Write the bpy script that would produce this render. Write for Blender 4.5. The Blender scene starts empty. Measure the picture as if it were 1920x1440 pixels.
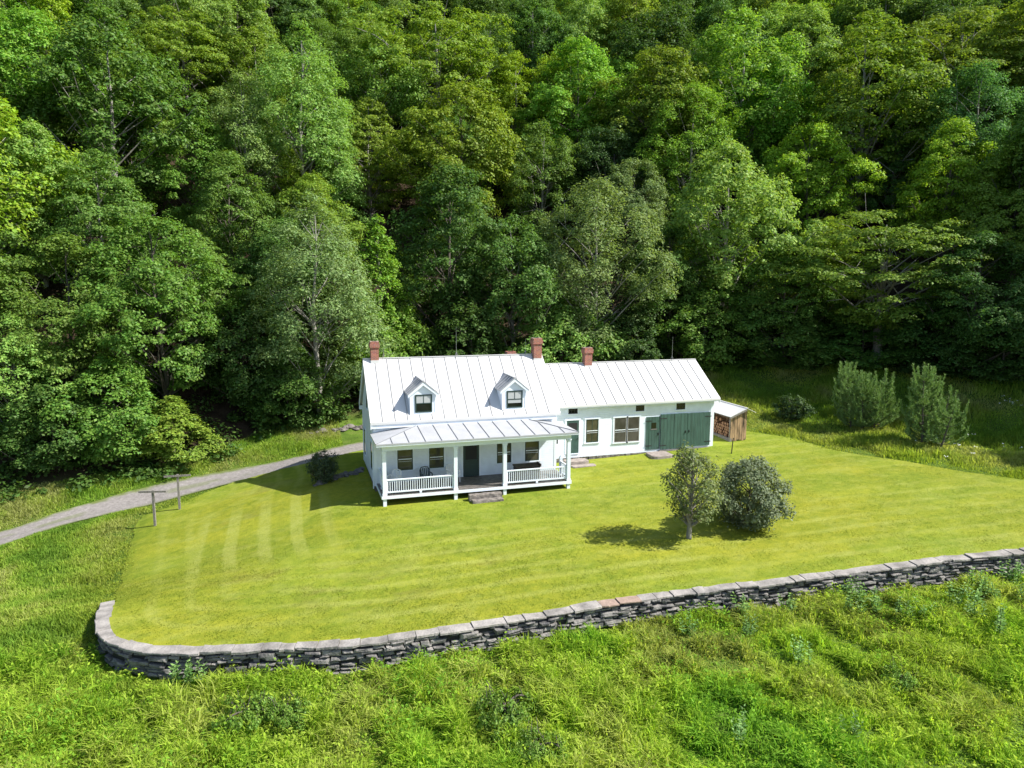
import bpy, math, random
import numpy as np
from mathutils import Vector, Matrix

scene = bpy.context.scene
COL = scene.collection
R = math.radians

# ------------------------------------------------------------------ camera, sky, sun, exposure
F_PX, YAW, PITCH, ROLL = 1342.25, R(17.156), R(8.273), R(0.227)
CAM = np.array([-4.131, -39.349, 11.31])
_fw = np.array([math.sin(YAW)*math.cos(PITCH), math.cos(YAW)*math.cos(PITCH), -math.sin(PITCH)])
_r = np.array([math.cos(YAW), -math.sin(YAW), 0.0])
_u = np.cross(_r, _fw)
_r2 = _r*math.cos(ROLL) + _u*math.sin(ROLL)
_u2 = -_r*math.sin(ROLL) + _u*math.cos(ROLL)
cam_data = bpy.data.cameras.new("camera")
cam = bpy.data.objects.new("camera", cam_data)
COL.objects.link(cam)
cam_data.sensor_width = 36.0
cam_data.lens = F_PX/1920*36.0
cam_data.clip_start = 0.5
cam_data.clip_end = 2000
M = Matrix.Identity(4)
for i in range(3):
    M[i][0] = _r2[i]; M[i][1] = _u2[i]; M[i][2] = -_fw[i]; M[i][3] = CAM[i]
cam.matrix_world = M
scene.camera = cam

SUN_AZ, SUN_EL = 113.5, 45.0
world = bpy.data.worlds.new("World")
scene.world = world
world.use_nodes = True
wn = world.node_tree.nodes
sky = wn.new("ShaderNodeTexSky")
sky.sky_type = 'NISHITA'
sky.sun_disc = False
sky.sun_elevation = R(SUN_EL)
sky.sun_rotation = R(SUN_AZ)
wn["Background"].inputs[1].default_value = 0.105
world.node_tree.links.new(sky.outputs[0], wn["Background"].inputs[0])
sl = bpy.data.lights.new("sun", 'SUN')
sl.energy = 5.0
sl.angle = R(0.53)
sl.color = (1.0, 0.955, 0.88)
sun = bpy.data.objects.new("sun", sl)
COL.objects.link(sun)
SDIR = Vector((math.sin(R(SUN_AZ))*math.cos(R(SUN_EL)), math.cos(R(SUN_AZ))*math.cos(R(SUN_EL)), math.sin(R(SUN_EL))))
sun.rotation_euler = SDIR.to_track_quat('Z', 'Y').to_euler()
sun.location = (60, -40, 60)
scene.view_settings.view_transform = 'Standard'
scene.view_settings.look = 'None'
scene.view_settings.exposure = 0.82
scene.view_settings.gamma = 1.0
scene.render.engine = 'CYCLES'
scene.cycles.max_bounces = 6
scene.cycles.diffuse_bounces = 3
scene.cycles.transmission_bounces = 4

rng = np.random.default_rng(7)

# ------------------------------------------------------------------ helpers
def lerp(a, b, t): return a + (b-a)*t
def sstep(a, b, x):
    t = np.clip((np.asarray(x, float)-a)/(b-a), 0, 1)
    return t*t*(3-2*t)
_tab = np.random.default_rng(3).random((256, 256))
def vnoise(x, y, s=1.0, o=0.0):
    """smooth value noise 0..1"""
    x = np.asarray(x, float)*s + o*17.3 + 100; y = np.asarray(y, float)*s + o*7.7 + 100
    xi = np.floor(x).astype(int); yi = np.floor(y).astype(int)
    fx = x-xi; fy = y-yi
    fx = fx*fx*(3-2*fx); fy = fy*fy*(3-2*fy)
    g = lambda a, b: _tab[a % 256, b % 256]
    return lerp(lerp(g(xi, yi), g(xi+1, yi), fx), lerp(g(xi, yi+1), g(xi+1, yi+1), fx), fy)
def fbm(x, y, s=1.0, o=0.0):
    return (vnoise(x, y, s, o)*.5 + vnoise(x, y, s*2.1, o+1)*.3 + vnoise(x, y, s*4.3, o+2)*.2)

def tag(o, label=None, cat=None, group=None, kind=None):
    if label: o["label"] = label
    if cat: o["category"] = cat
    if group: o["group"] = group
    if kind: o["kind"] = kind
    return o

def mesh_np(name, v, faces, mats, midx=None, smooth=False, attrs=None):
    """mesh from numpy verts and list of (n,k) face index arrays"""
    me = bpy.data.meshes.new(name)
    v = np.asarray(v, np.float32)
    me.vertices.add(len(v)); me.vertices.foreach_set("co", v.ravel())
    loops = np.concatenate([f.ravel() for f in faces]).astype(np.int32)
    tot = np.concatenate([np.full(len(f), f.shape[1], np.int32) for f in faces])
    start = np.concatenate([[0], np.cumsum(tot)[:-1]]).astype(np.int32)
    me.loops.add(len(loops)); me.loops.foreach_set("vertex_index", loops)
    me.polygons.add(len(tot)); me.polygons.foreach_set("loop_start", start)
    try: me.polygons.foreach_set("loop_total", tot)
    except Exception: pass
    if midx is not None: me.polygons.foreach_set("material_index", np.asarray(midx, np.int32))
    if smooth: me.polygons.foreach_set("use_smooth", np.ones(len(tot), bool))
    for m in mats: me.materials.append(m)
    if attrs:
        for k, a in attrs.items():
            a = np.asarray(a, np.float32)
            if a.ndim == 1:
                at = me.attributes.new(k, 'FLOAT', 'POINT'); at.data.foreach_set("value", a)
            else:
                at = me.attributes.new(k, 'FLOAT_COLOR', 'POINT')
                at.data.foreach_set("color", np.concatenate([a, np.ones((len(a), 1), np.float32)], 1).ravel())
    me.update(calc_edges=True)
    me.validate()
    return me

def link(name, me, parent=None, loc=None):
    o = bpy.data.objects.new(name, me)
    COL.objects.link(o)
    if parent: o.parent = parent
    if loc is not None: o.location = loc
    return o

def empty(name, loc=(0, 0, 0), rz=0, parent=None):
    o = bpy.data.objects.new(name, None)
    COL.objects.link(o)
    o.empty_display_size = .3
    o.location = loc; o.rotation_euler = (0, 0, rz)
    if parent: o.parent = parent
    return o

class MB:
    def __init__(s): s.v = []; s.f = []; s.m = []; s.mi = 0
    def poly(s, pts):
        i = len(s.v); s.v += [tuple(p) for p in pts]; s.f.append(tuple(range(i, i+len(pts)))); s.m.append(s.mi)
    def box(s, x0, x1, y0, y1, z0, z1):
        p = [(x0,y0,z0),(x1,y0,z0),(x1,y1,z0),(x0,y1,z0),(x0,y0,z1),(x1,y0,z1),(x1,y1,z1),(x0,y1,z1)]
        s.hexa(p); return s
    def hexa(s, p):
        i = len(s.v); s.v += [tuple(q) for q in p]
        for f in ((0,3,2,1),(4,5,6,7),(0,1,5,4),(1,2,6,5),(2,3,7,6),(3,0,4,7)):
            s.f.append(tuple(i+k for k in f)); s.m.append(s.mi)
    def prism_x(s, yz, x0, x1):
        """polygon in y,z (counter-clockwise seen from +x) extruded along x"""
        i = len(s.v); n = len(yz)
        s.v += [(x0, a, b) for a, b in yz] + [(x1, a, b) for a, b in yz]
        s.f.append(tuple(i+n+k for k in range(n))); s.m.append(s.mi)
        s.f.append(tuple(i+k for k in reversed(range(n)))); s.m.append(s.mi)
        for k in range(n):
            s.f.append((i+k, i+(k+1) % n, i+n+(k+1) % n, i+n+k)); s.m.append(s.mi)
        return s
    def prism_y(s, xz, y0, y1):
        i = len(s.v); n = len(xz)
        s.v += [(a, y0, b) for a, b in xz] + [(a, y1, b) for a, b in xz]
        s.f.append(tuple(i+k for k in range(n))); s.m.append(s.mi)
        s.f.append(tuple(i+n+k for k in reversed(range(n)))); s.m.append(s.mi)
        for k in range(n):
            s.f.append((i+(k+1) % n, i+k, i+n+k, i+n+(k+1) % n)); s.m.append(s.mi)
        return s
    def bar(s, a, b, w, h, up=(0, 0, 1)):
        a = Vector(a); b = Vector(b); d = (b-a).normalized(); upv = Vector(up)
        if abs(d.dot(upv)) > .98: upv = Vector((0, 1, 0))
        sd = d.cross(upv).normalized()*w/2; u = sd.cross(d).normalized()*h/2
        p = [a-sd-u, b-sd-u, b+sd-u, a+sd-u, a-sd+u, b-sd+u, b+sd+u, a+sd+u]
        s.hexa(p); return s
    def tube(s, pts, rad, n=6):
        pts = [Vector(p) for p in pts]
        if not hasattr(rad, '__len__'): rad = [rad]*len(pts)
        base = len(s.v)
        for k, p in enumerate(pts):
            d = (pts[min(k+1, len(pts)-1)]-pts[max(k-1, 0)]).normalized()
            a = Vector((1, 0, 0)) if abs(d.x) < .8 else Vector((0, 1, 0))
            e1 = d.cross(a).normalized(); e2 = d.cross(e1)
            for j in range(n):
                t = 2*math.pi*j/n
                s.v.append(tuple(p + (e1*math.cos(t)+e2*math.sin(t))*rad[k]))
        for k in range(len(pts)-1):
            for j in range(n):
                s.f.append((base+k*n+j, base+k*n+(j+1) % n, base+(k+1)*n+(j+1) % n, base+(k+1)*n+j)); s.m.append(s.mi)
        s.f.append(tuple(base+j for j in range(n))); s.m.append(s.mi)
        s.f.append(tuple(base+(len(pts)-1)*n+j for j in reversed(range(n)))); s.m.append(s.mi)
        return s
    def mesh(s, name, mats, smooth=False):
        me = bpy.data.meshes.new(name)
        me.from_pydata(s.v, [], s.f)
        if not isinstance(mats, (list, tuple)): mats = [mats]
        for m in mats: me.materials.append(m)
        me.polygons.foreach_set("material_index", s.m)
        if smooth: me.polygons.foreach_set("use_smooth", [True]*len(s.f))
        me.update()
        return me
    def build(s, name, mats, parent=None, smooth=False, loc=None):
        return link(name, s.mesh(name, mats, smooth), parent, loc)

# ------------------------------------------------------------------ materials
def nodes(name):
    m = bpy.data.materials.new(name); m.use_nodes = True
    nt = m.node_tree; nt.nodes.clear()
    out = nt.nodes.new("ShaderNodeOutputMaterial")
    N = lambda t, **k: _mk(nt, t, k)
    return m, nt, out, N
def _mk(nt, t, k):
    n = nt.nodes.new("ShaderNode"+t)
    for a, b in k.items():
        if a.startswith("i_"): n.inputs[int(a[2:])].default_value = b
        else: setattr(n, a, b)
    return n
def ramp(N, stops):
    r = N("ValToRGB"); e = r.color_ramp.elements
    while len(e) < len(stops): e.new(0.5)
    for el, (p, c) in zip(e, stops):
        el.position = p; el.color = (*c, 1)
    return r
def principled(name, col, rough=.6, noise=0.0, nscale=6, bump=0.0, bscale=30, metallic=0, spec=.5, col2=None, stretch=None):
    m, nt, out, N = nodes(name); L = nt.links.new
    b = N("BsdfPrincipled")
    b.inputs["Base Color"].default_value = (*col, 1)
    b.inputs["Roughness"].default_value = rough
    b.inputs["Metallic"].default_value = metallic
    b.inputs["Specular IOR Level"].default_value = spec
    tc = N("TexCoord"); src = tc.outputs["Object"]
    if stretch:
        mp = N("Mapping"); mp.inputs["Scale"].default_value = stretch; L(src, mp.inputs[0]); src = mp.outputs[0]
    if noise or col2:
        n = N("TexNoise"); n.inputs["Scale"].default_value = nscale; n.inputs["Detail"].default_value = 6
        L(src, n.inputs["Vector"])
        c2 = col2 if col2 else tuple(c*(1-noise) for c in col)
        r = ramp(N, [(0.35, col), (0.68, c2)])
        L(n.outputs[0], r.inputs[0]); L(r.outputs[0], b.inputs["Base Color"])
    if bump:
        n2 = N("TexNoise"); n2.inputs["Scale"].default_value = bscale; n2.inputs["Detail"].default_value = 4
        L(src, n2.inputs["Vector"])
        bp = N("Bump"); bp.inputs["Strength"].default_value = bump; bp.inputs["Distance"].default_value = .05
        L(n2.outputs[0], bp.inputs["Height"]); L(bp.outputs[0], b.inputs["Normal"])
    L(b.outputs[0], out.inputs[0])
    return m

def clapboard_mat(name, col, pitch=.115, vertical=False, dark=.0, nz=.06):
    m, nt, out, N = nodes(name); L = nt.links.new
    b = N("BsdfPrincipled"); b.inputs["Roughness"].default_value = .55
    tc = N("TexCoord"); sp = N("SeparateXYZ"); L(tc.outputs["Object"], sp.inputs[0])
    mul = N("Math", operation='MULTIPLY'); mul.inputs[1].default_value = 1/pitch
    L(sp.outputs[0 if vertical else 2], mul.inputs[0])
    fr = N("Math", operation='FRACT'); L(mul.outputs[0], fr.inputs[0])
    n = N("TexNoise"); n.inputs["Scale"].default_value = 1.6; n.inputs["Detail"].default_value = 8
    mp = N("Mapping"); mp.inputs["Scale"].default_value = (3, 3, .6) if vertical else (1, 1, 1)
    L(tc.outputs["Object"], mp.inputs[0]); L(mp.outputs[0], n.inputs["Vector"])
    r = ramp(N, [(.3, tuple(c*(1-nz*2.2) for c in col)), (.6, col)])
    L(n.outputs[0], r.inputs[0])
    # thin gap between boards
    gp = N("Math", operation='LESS_THAN'); gp.inputs[1].default_value = .13; L(fr.outputs[0], gp.inputs[0])
    mx = N("Mix", data_type='RGBA'); gm = N("Math", operation='MULTIPLY'); gm.inputs[1].default_value = dark; L(gp.outputs[0], gm.inputs[0])
    L(gm.outputs[0], mx.inputs[0]); L(r.outputs[0], mx.inputs[6]); mx.inputs[7].default_value = (*[c*.25 for c in col], 1)
    L(mx.outputs[2], b.inputs["Base Color"])
    if not vertical:
        inv = N("Math", operation='SUBTRACT'); inv.inputs[0].default_value = 1; L(fr.outputs[0], inv.inputs[1]); h = inv.outputs[0]
    else: h = fr.outputs[0]
    bp = N("Bump"); bp.inputs["Strength"].default_value = .5; bp.inputs["Distance"].default_value = .012
    L(h, bp.inputs["Height"]); L(bp.outputs[0], b.inputs["Normal"])
    L(b.outputs[0], out.inputs[0])
    return m

def leaf_mat(name, col=None, trans=.40, var=(.62, 1.4)):
    """leaf colour comes from the object's own colour; every leaf varies a little"""
    m, nt, out, N = nodes(name); L = nt.links.new
    oi = N("ObjectInfo"); ge = N("NewGeometry")
    mr = N("MapRange"); mr.inputs[3].default_value = var[0]; mr.inputs[4].default_value = var[1]
    L(ge.outputs["Random Per Island"], mr.inputs[0])
    hs = N("HueSaturation")
    hm = N("MapRange"); hm.inputs[3].default_value = .487; hm.inputs[4].default_value = .522
    mf = N("Math", operation='FRACT'); mm = N("Math", operation='MULTIPLY'); mm.inputs[1].default_value = 37.7
    L(ge.outputs["Random Per Island"], mm.inputs[0]); L(mm.outputs[0], mf.inputs[0]); L(mf.outputs[0], hm.inputs[0])
    L(hm.outputs[0], hs.inputs["Hue"]); L(mr.outputs[0], hs.inputs["Value"])
    if col: hs.inputs["Color"].default_value = (*col, 1)
    else: L(oi.outputs["Color"], hs.inputs["Color"])
    d = N("BsdfDiffuse"); t = N("BsdfTranslucent"); g = N("BsdfGlossy"); g.inputs["Roughness"].default_value = .55
    L(hs.outputs[0], d.inputs[0])
    mu = N("Mix", data_type='RGBA', blend_type='MULTIPLY'); mu.inputs[0].default_value = 1
    L(hs.outputs[0], mu.inputs[6]); mu.inputs[7].default_value = (1.25, 1.25, .6, 1); L(mu.outputs[2], t.inputs[0])
    g.inputs[0].default_value = (.8, .85, .8, 1)
    a = N("MixShader"); a.inputs[0].default_value = trans; L(d.outputs[0], a.inputs[1]); L(t.outputs[0], a.inputs[2])
    b = N("MixShader"); b.inputs[0].default_value = .018; L(a.outputs[0], b.inputs[1]); L(g.outputs[0], b.inputs[2])
    L(b.outputs[0], out.inputs[0])
    return m

def grass_mat(name):
    m, nt, out, N = nodes(name); L = nt.links.new
    at = N("Attribute", attribute_name="tint")
    d = N("BsdfDiffuse"); t = N("BsdfTranslucent"); L(at.outputs["Color"], d.inputs[0])
    mu = N("Mix", data_type='RGBA', blend_type='MULTIPLY'); mu.inputs[0].default_value = 1
    L(at.outputs["Color"], mu.inputs[6]); mu.inputs[7].default_value = (1.2, 1.2, .6, 1); L(mu.outputs[2], t.inputs[0])
    a = N("MixShader"); a.inputs[0].default_value = .5; L(d.outputs[0], a.inputs[1]); L(t.outputs[0], a.inputs[2])
    L(a.outputs[0], out.inputs[0])
    return m

M_white = principled("white_paint", (.78, .845, .93), .5, .05, 2.5)
M_clap = clapboard_mat("white_clapboard", (.78, .845, .93))
M_trim = principled("white_trim", (.79, .85, .92), .5)
M_roof = principled("painted_metal_roof", (.68, .68, .675), .42, .10, .7, .04, 3, spec=.4)
M_seam = principled("roof_seam", (.33, .325, .32), .6)
M_porchroof = principled("weathered_metal_roof", (.41, .42, .44), .45, .14, 1.2, .04, 3, spec=.4)
M_pseam = principled("porch_roof_seam", (.20, .21, .22), .55)
M_green = principled("dark_green_paint", (.018, .045, .04), .45, .2, 8)
M_dgreen = clapboard_mat("green_plank_paint", (.052, .115, .092), .27, True, .55, .16)
M_green_door = principled("green_door_paint", (.045, .10, .085), .5, .25, 3)
M_black = principled("dark_opening", (.012, .012, .014), .7)
M_iron = principled("iron", (.02, .02, .022), .5)
M_steel = principled("galvanised_rod", (.35, .36, .36), .4, metallic=.6)
M_mortar = principled("stone_foundation", (.20, .185, .165), .9, 0, 7, .8, 9, col2=(.07, .065, .06))
M_deck = clapboard_mat("porch_boards", (.17, .155, .145), .10, True, .6, .25)
M_oldwood = clapboard_mat("weathered_boards", (.44, .285, .165), .19, True, .8, .45)
M_greywood = principled("grey_weathered_wood", (.27, .25, .225), .85, .55, 9, .5, 25, stretch=(4, 4, .7))
M_stepwood = principled("old_timber", (.26, .23, .205), .9, .65, 5, .6, 18)
M_slab = principled("stone_slab", (.34, .29, .26), .85, .35, 4, .5, 14)
M_cap = principled("capstone", (.36, .335, .31), .85, .5, 1.9, .6, 11)
M_capred = principled("reddish_capstone", (.35, .255, .205), .85, .3, 4, .4, 12)
M_stone = principled("wall_stone", (.27, .255, .235), .9, 0, 2.3, .9, 13, col2=(.055, .055, .06))
M_rock = principled("field_stone", (.20, .18, .165), .9, .55, 3, .7, 12)
M_bark = principled("bark", (.135, .115, .095), .9, .45, 6, .8, 14, stretch=(4, 4, .8))
M_palebark = principled("pale_bark", (.34, .32, .285), .9, .5, 4, .6, 12, stretch=(3, 3, .8))
M_plastic = principled("white_plastic", (.78, .79, .80), .35)
M_gplastic = principled("dark_green_plastic", (.012, .03, .035), .35)
M_brown = principled("dark_stained_wood", (.045, .028, .022), .55, .4, 8)
M_log = principled("firewood", (.24, .125, .065), .9, .45, 9, .4, 20)
M_logend = principled("cut_wood", (.33, .18, .095), .9, .35, 14)
M_leaf = leaf_mat("leaf")
M_needle = leaf_mat("needle", trans=.15, var=(.75, 1.25))
M_grass = grass_mat("grass_blade")

def brick_mat():
    m, nt, out, N = nodes("brick"); L = nt.links.new
    b = N("BsdfPrincipled"); b.inputs["Roughness"].default_value = .9
    tc = N("TexCoord"); sp = N("SeparateXYZ"); L(tc.outputs["Object"], sp.inputs[0])
    ad = N("Math", operation='ADD'); L(sp.outputs[0], ad.inputs[0]); L(sp.outputs[1], ad.inputs[1])
    cb = N("CombineXYZ"); L(ad.outputs[0], cb.inputs[0]); L(sp.outputs[2], cb.inputs[1])
    br = N("TexBrick"); L(cb.outputs[0], br.inputs[0])
    br.inputs["Color1"].default_value = (.36, .115, .07, 1); br.inputs["Color2"].default_value = (.25, .085, .06, 1)
    br.inputs["Mortar"].default_value = (.36, .28, .23, 1); br.inputs["Scale"].default_value = 1.0
    br.inputs["Brick Width"].default_value = .21; br.inputs["Row Height"].default_value = .075; br.inputs["Mortar Size"].default_value = .009
    n = N("TexNoise"); n.inputs["Scale"].default_value = 7; L(tc.outputs["Object"], n.inputs["Vector"])
    mx = N("Mix", data_type='RGBA', blend_type='MULTIPLY'); mx.inputs[0].default_value = .5
    L(br.outputs[0], mx.inputs[6]); L(n.outputs[1], mx.inputs[7])
    hs = N("HueSaturation"); hs.inputs["Value"].default_value = 1.35; L(mx.outputs[2], hs.inputs["Color"])
    L(hs.outputs[0], b.inputs["Base Color"])
    bp = N("Bump"); bp.inputs["Strength"].default_value = .5; bp.inputs["Distance"].default_value = .01; L(br.outputs["Fac"], bp.inputs["Height"]); bp.invert = True
    L(bp.outputs[0], b.inputs["Normal"]); L(b.outputs[0], out.inputs[0])
    return m
M_brick = brick_mat()

def glass_mat(name, col, rough=.04):
    m, nt, out, N = nodes(name); L = nt.links.new
    b = N("BsdfPrincipled"); b.inputs["Roughness"].default_value = rough
    b.inputs["IOR"].default_value = 1.5; b.inputs["Specular IOR Level"].default_value = .6
    tc = N("TexCoord"); n = N("TexNoise"); n.inputs["Scale"].default_value = 1.3; L(tc.outputs["Object"], n.inputs["Vector"])
    r = ramp(N, [(.35, col), (.65, tuple(c*.45 for c in col))]); L(n.outputs[0], r.inputs[0]); L(r.outputs[0], b.inputs["Base Color"])
    L(b.outputs[0], out.inputs[0]); return m
M_glass = glass_mat("window_glass", (.085, .080, .052))
M_glass_grey = glass_mat("grey_window_glass", (.085, .078, .075), .12)
M_glass_dark = glass_mat("dark_window_glass", (.014, .014, .016))
M_shade = principled("window_blind", (.42, .44, .44), .6)

# ------------------------------------------------------------------ terrain
TREELINE = np.array([(-90,1),(-60,3.5),(-40,6),(-30,7.2),(-20.6,8.0),(-15.2,8.7),(-12.3,8.8),(-8.7,10.2),(-6,12.0),(-2.9,13.9),(1,15.8),(8,16.8),
                     (18,17),(28,17),(35,16),(41,12.5),(45.5,7),(49.5,0),(53,-8),(57,-20),(62,-40),(70,-80)], float)
def polydist(P, x, y):
    """signed distance to polyline (positive on its left side) and arc position"""
    x = np.asarray(x, float); y = np.asarray(y, float)
    best = np.full(x.shape, 1e9); sg = np.ones(x.shape); arc = np.zeros(x.shape); acc = 0
    for (ax, ay), (bx, by) in zip(P[:-1], P[1:]):
        dx, dy = bx-ax, by-ay; l2 = dx*dx+dy*dy
        t = np.clip(((x-ax)*dx+(y-ay)*dy)/l2, 0, 1)
        px, py = x-(ax+t*dx), y-(ay+t*dy)
        d = np.hypot(px, py); cr = dx*(y-ay)-dy*(x-ax)
        up = d < best-1e-9
        best = np.where(up, d, best); sg = np.where(up, np.sign(cr), sg); arc = np.where(up, acc+t*math.sqrt(l2), arc)
        acc += math.sqrt(l2)
    return best*sg, arc
def zl(x, y):
    """level of the mown lawn"""
    x = np.asarray(x, float); y = np.asarray(y, float)
    z = -.6 - .135*np.clip(-2.5-x, 0, 10)*sstep(-11.5, -4, y) + .03*np.minimum(x, 0) + .012*np.clip(x, 0, 11) + .03*np.clip(x-11, 0, 40)
    z = z + np.where(y > -2.5, .05*np.minimum(y+2.5, 14), .02*np.maximum(y+2.5, -30))
    return z + .05*(fbm(x, y, .25, 4)-.5)
def hill(x, y):
    t, _ = polydist(TREELINE, x, y)
    x = np.asarray(x, float)
    w = sstep(18, 30, x)
    a = lerp(.75, 2.6, w); bw = lerp(3.0, 10.0, w)
    r = np.clip((t+bw)/bw, 0, 1)**1.4*a
    tt = np.maximum(t, 0)
    return r + .74*np.sqrt(tt*tt+9)-2.22 + 1.2*(fbm(x, y, .06, 9)-.5)*sstep(0, 12, t)
def drop(x, y):
    x = np.asarray(x, float); y = np.asarray(y, float)
    d = .07 + .84*sstep(-8.6, -13.9, y) + .085*np.maximum(-16-y, 0)
    return d
def zg(x, y):
    """level of the rough ground: meadow below the wall, banks, forest floor"""
    x = np.asarray(x, float); y = np.asarray(y, float)
    base = zl(x, y) - drop(x, y) + hill(x, y)
    return base - .03*np.maximum(-12-x, 0) + .12*(fbm(x, y, .5, 2)-.5)*sstep(-12, -17.5, y)
def ray(u, v):
    d = _fw*F_PX + _r2*(u-960) - _u2*(v-720)
    return d/np.linalg.norm(d)
def hit(u, v, f=zg):
    """where the line of sight of a photograph pixel meets the ground"""
    d = ray(u, v); t = 8.0
    while t < 300:
        p = CAM+d*t
        if p[2] < float(f(p[0], p[1])): break
        t += .25
    lo, hi = t-.25, t
    for _ in range(25):
        m = (lo+hi)/2; p = CAM+d*m
        if p[2] < float(f(p[0], p[1])): hi = m
        else: lo = m
    return CAM+d*hi
def project(P):
    d = np.asarray(P)-CAM; z = d@_fw
    return 960+F_PX*(d@_r2)/z, 720-F_PX*(d@_u2)/z

WALL_PX = [(204,1127),(200,1142),(196,1160),(194,1177),(204,1193),(226,1204),(262,1213),(298,1217),(334,1217),(389,1215),(443,1213),(516,1210),(658,1204),(762,1190),(887,1170),
           (1012,1150),(1137,1128),(1231,1115),(1312,1105),(1462,1087),(1612,1067),(1762,1047),(1912,1031)]
WALL = np.array([hit(u, v, lambda x, y: zl(x, y)+.05)[:2] for u, v in WALL_PX])
WALL = np.vstack([WALL, WALL[-1]+(WALL[-1]-WALL[-3])/np.linalg.norm(WALL[-1]-WALL[-3])*9, WALL[-1]+(WALL[-1]-WALL[-3])/np.linalg.norm(WALL[-1]-WALL[-3])*19])
def resample(P, step):
    seg = np.hypot(*np.diff(P, axis=0).T); s = np.concatenate([[0], np.cumsum(seg)])
    # smooth with a dense Catmull-like average
    q = np.arange(0, s[-1], .1)
    x = np.interp(q, s, P[:, 0]); y = np.interp(q, s, P[:, 1])
    k = np.ones(15)/15
    xs = np.convolve(np.pad(x, 7, mode='edge'), k, 'valid'); ys = np.convolve(np.pad(y, 7, mode='edge'), k, 'valid')
    d = np.concatenate([[0], np.cumsum(np.hypot(np.diff(xs), np.diff(ys)))])
    q2 = np.arange(0, d[-1], step)
    return np.stack([np.interp(q2, d, xs), np.interp(q2, d, ys)], 1)
WALLC = resample(WALL, .25)

DRIVE = [(0,1011),(120,974),(240,941),(330,919),(430,897),(520,876),(600,856),(680,837)]

def grid_lines(a, b, fine0, fine1, fs, cs):
    g = np.concatenate([np.arange(a, fine0, cs), np.arange(fine0, fine1, fs), np.arange(fine1, b+cs, cs)])
    return np.unique(np.round(g, 4))
gx = grid_lines(-160, 220, -34, 58, .5, 6); gy = grid_lines(-60, 220, -34, 24, .5, 6)
X, Y = np.meshgrid(gx, gy)
Z = zg(X, Y)
nx, ny = len(gx), len(gy)
idx = np.arange(nx*ny).reshape(ny, nx)
quads = np.stack([idx[:-1, :-1], idx[:-1, 1:], idx[1:, 1:], idx[1:, :-1]], -1).reshape(-1, 4)

def ground_mat():
    m, nt, out, N = nodes("rough_ground"); L = nt.links.new
    b = N("BsdfPrincipled"); b.inputs["Roughness"].default_value = .95; b.inputs["Specular IOR Level"].default_value = .1
    at = N("Attribute", attribute_name="forest")
    tc = N("TexCoord"); n = N("TexNoise"); n.inputs["Scale"].default_value = 1.2; n.inputs["Detail"].default_value = 8; L(tc.outputs["Object"], n.inputs["Vector"])
    r1 = ramp(N, [(.3, (.05, .09, .014)), (.55, (.09, .15, .02)), (.8, (.13, .16, .04))])
    r2 = ramp(N, [(.3, (.022, .016, .010)), (.7, (.06, .042, .026))])
    L(n.outputs[0], r1.inputs[0]); L(n.outputs[0], r2.inputs[0])
    mx = N("Mix", data_type='RGBA'); L(at.outputs["Fac"], mx.inputs[0]); L(r1.outputs[0], mx.inputs[6]); L(r2.outputs[0], mx.inputs[7])
    L(mx.outputs[2], b.inputs["Base Color"])
    n2 = N("TexNoise"); n2.inputs["Scale"].default_value = 9; L(tc.outputs["Object"], n2.inputs["Vector"])
    bp = N("Bump"); bp.inputs["Strength"].default_value = .7; bp.inputs["Distance"].default_value = .1; L(n2.outputs[0], bp.inputs["Height"]); L(bp.outputs[0], b.inputs["Normal"])
    L(b.outputs[0], out.inputs[0]); return m
tdist, _ = polydist(TREELINE, X.ravel(), Y.ravel())
g_me = mesh_np("ground", np.stack([X, Y, Z], -1).reshape(-1, 3), [quads], [ground_mat()], smooth=True, attrs={"forest": sstep(-.5, 2.5, tdist)})
tag(link("ground", g_me), kind="structure")

# --- lawn sheet
LAWN_R = [(1395,800),(1480,812),(1560,835),(1700,856),(1800,874),(1920,890)]
LAWN_L = [(205,1133),(222,1090),(237,1040),(246,1000),(268,965),(345,938)]
drive_pts = np.array([hit(u, v)[:2] for u, v in DRIVE])
drive_dir = drive_pts[-1]-drive_pts[-2]; drive_dir /= np.linalg.norm(drive_dir)
drive_pts = np.vstack([[drive_pts[0]-[9.5, 8.6]], [drive_pts[0]-[4.5, 4.3]], drive_pts, [drive_pts[-1]+drive_dir*4+[.8, 0]], [drive_pts[-1]+drive_dir*6+[6, 0]]])
llp = [hit(u, v, zl)[:2] for u, v in LAWN_L]
lrp = [hit(u, v, lambda x, y: zl(x, y)+.25)[:2] for u, v in LAWN_R]
bound = [tuple(p) for p in WALLC[::4]] + [(45.5, -13), tuple(lrp[-1]+np.array([3, -2])), *[tuple(p) for p in lrp[::-1]], (28, 9), (24, 11.5), (14, 12.8), (6, 13.2)]
dr_in = [p for p in drive_pts[::-1] if -9.5 < p[0] < 7]
bound += [tuple(p+np.array([0.25, -.9])) for p in dr_in] + [tuple(p) for p in llp[::-1]]
bound = np.array(bound)
def inside(poly, x, y):
    c = np.zeros(np.shape(x), bool); n = len(poly); j = n-1
    for i in range(n):
        xi, yi = poly[i]; xj, yj = poly[j]
        cond = ((yi > y) != (yj > y)) & (x < (xj-xi)*(y-yi)/(yj-yi+1e-12)+xi)
        c ^= cond; j = i
    return c
lx = np.arange(-13, 46, .10); ly = np.arange(-18.5, 15, .10)
LX, LY = np.meshgrid(lx, ly)
def on_lawn(x, y):
    w = .30*(vnoise(x, y, .8, 30)-.5)
    return inside(bound, x+w, y-w)
ins = on_lawn(LX, LY)
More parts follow.
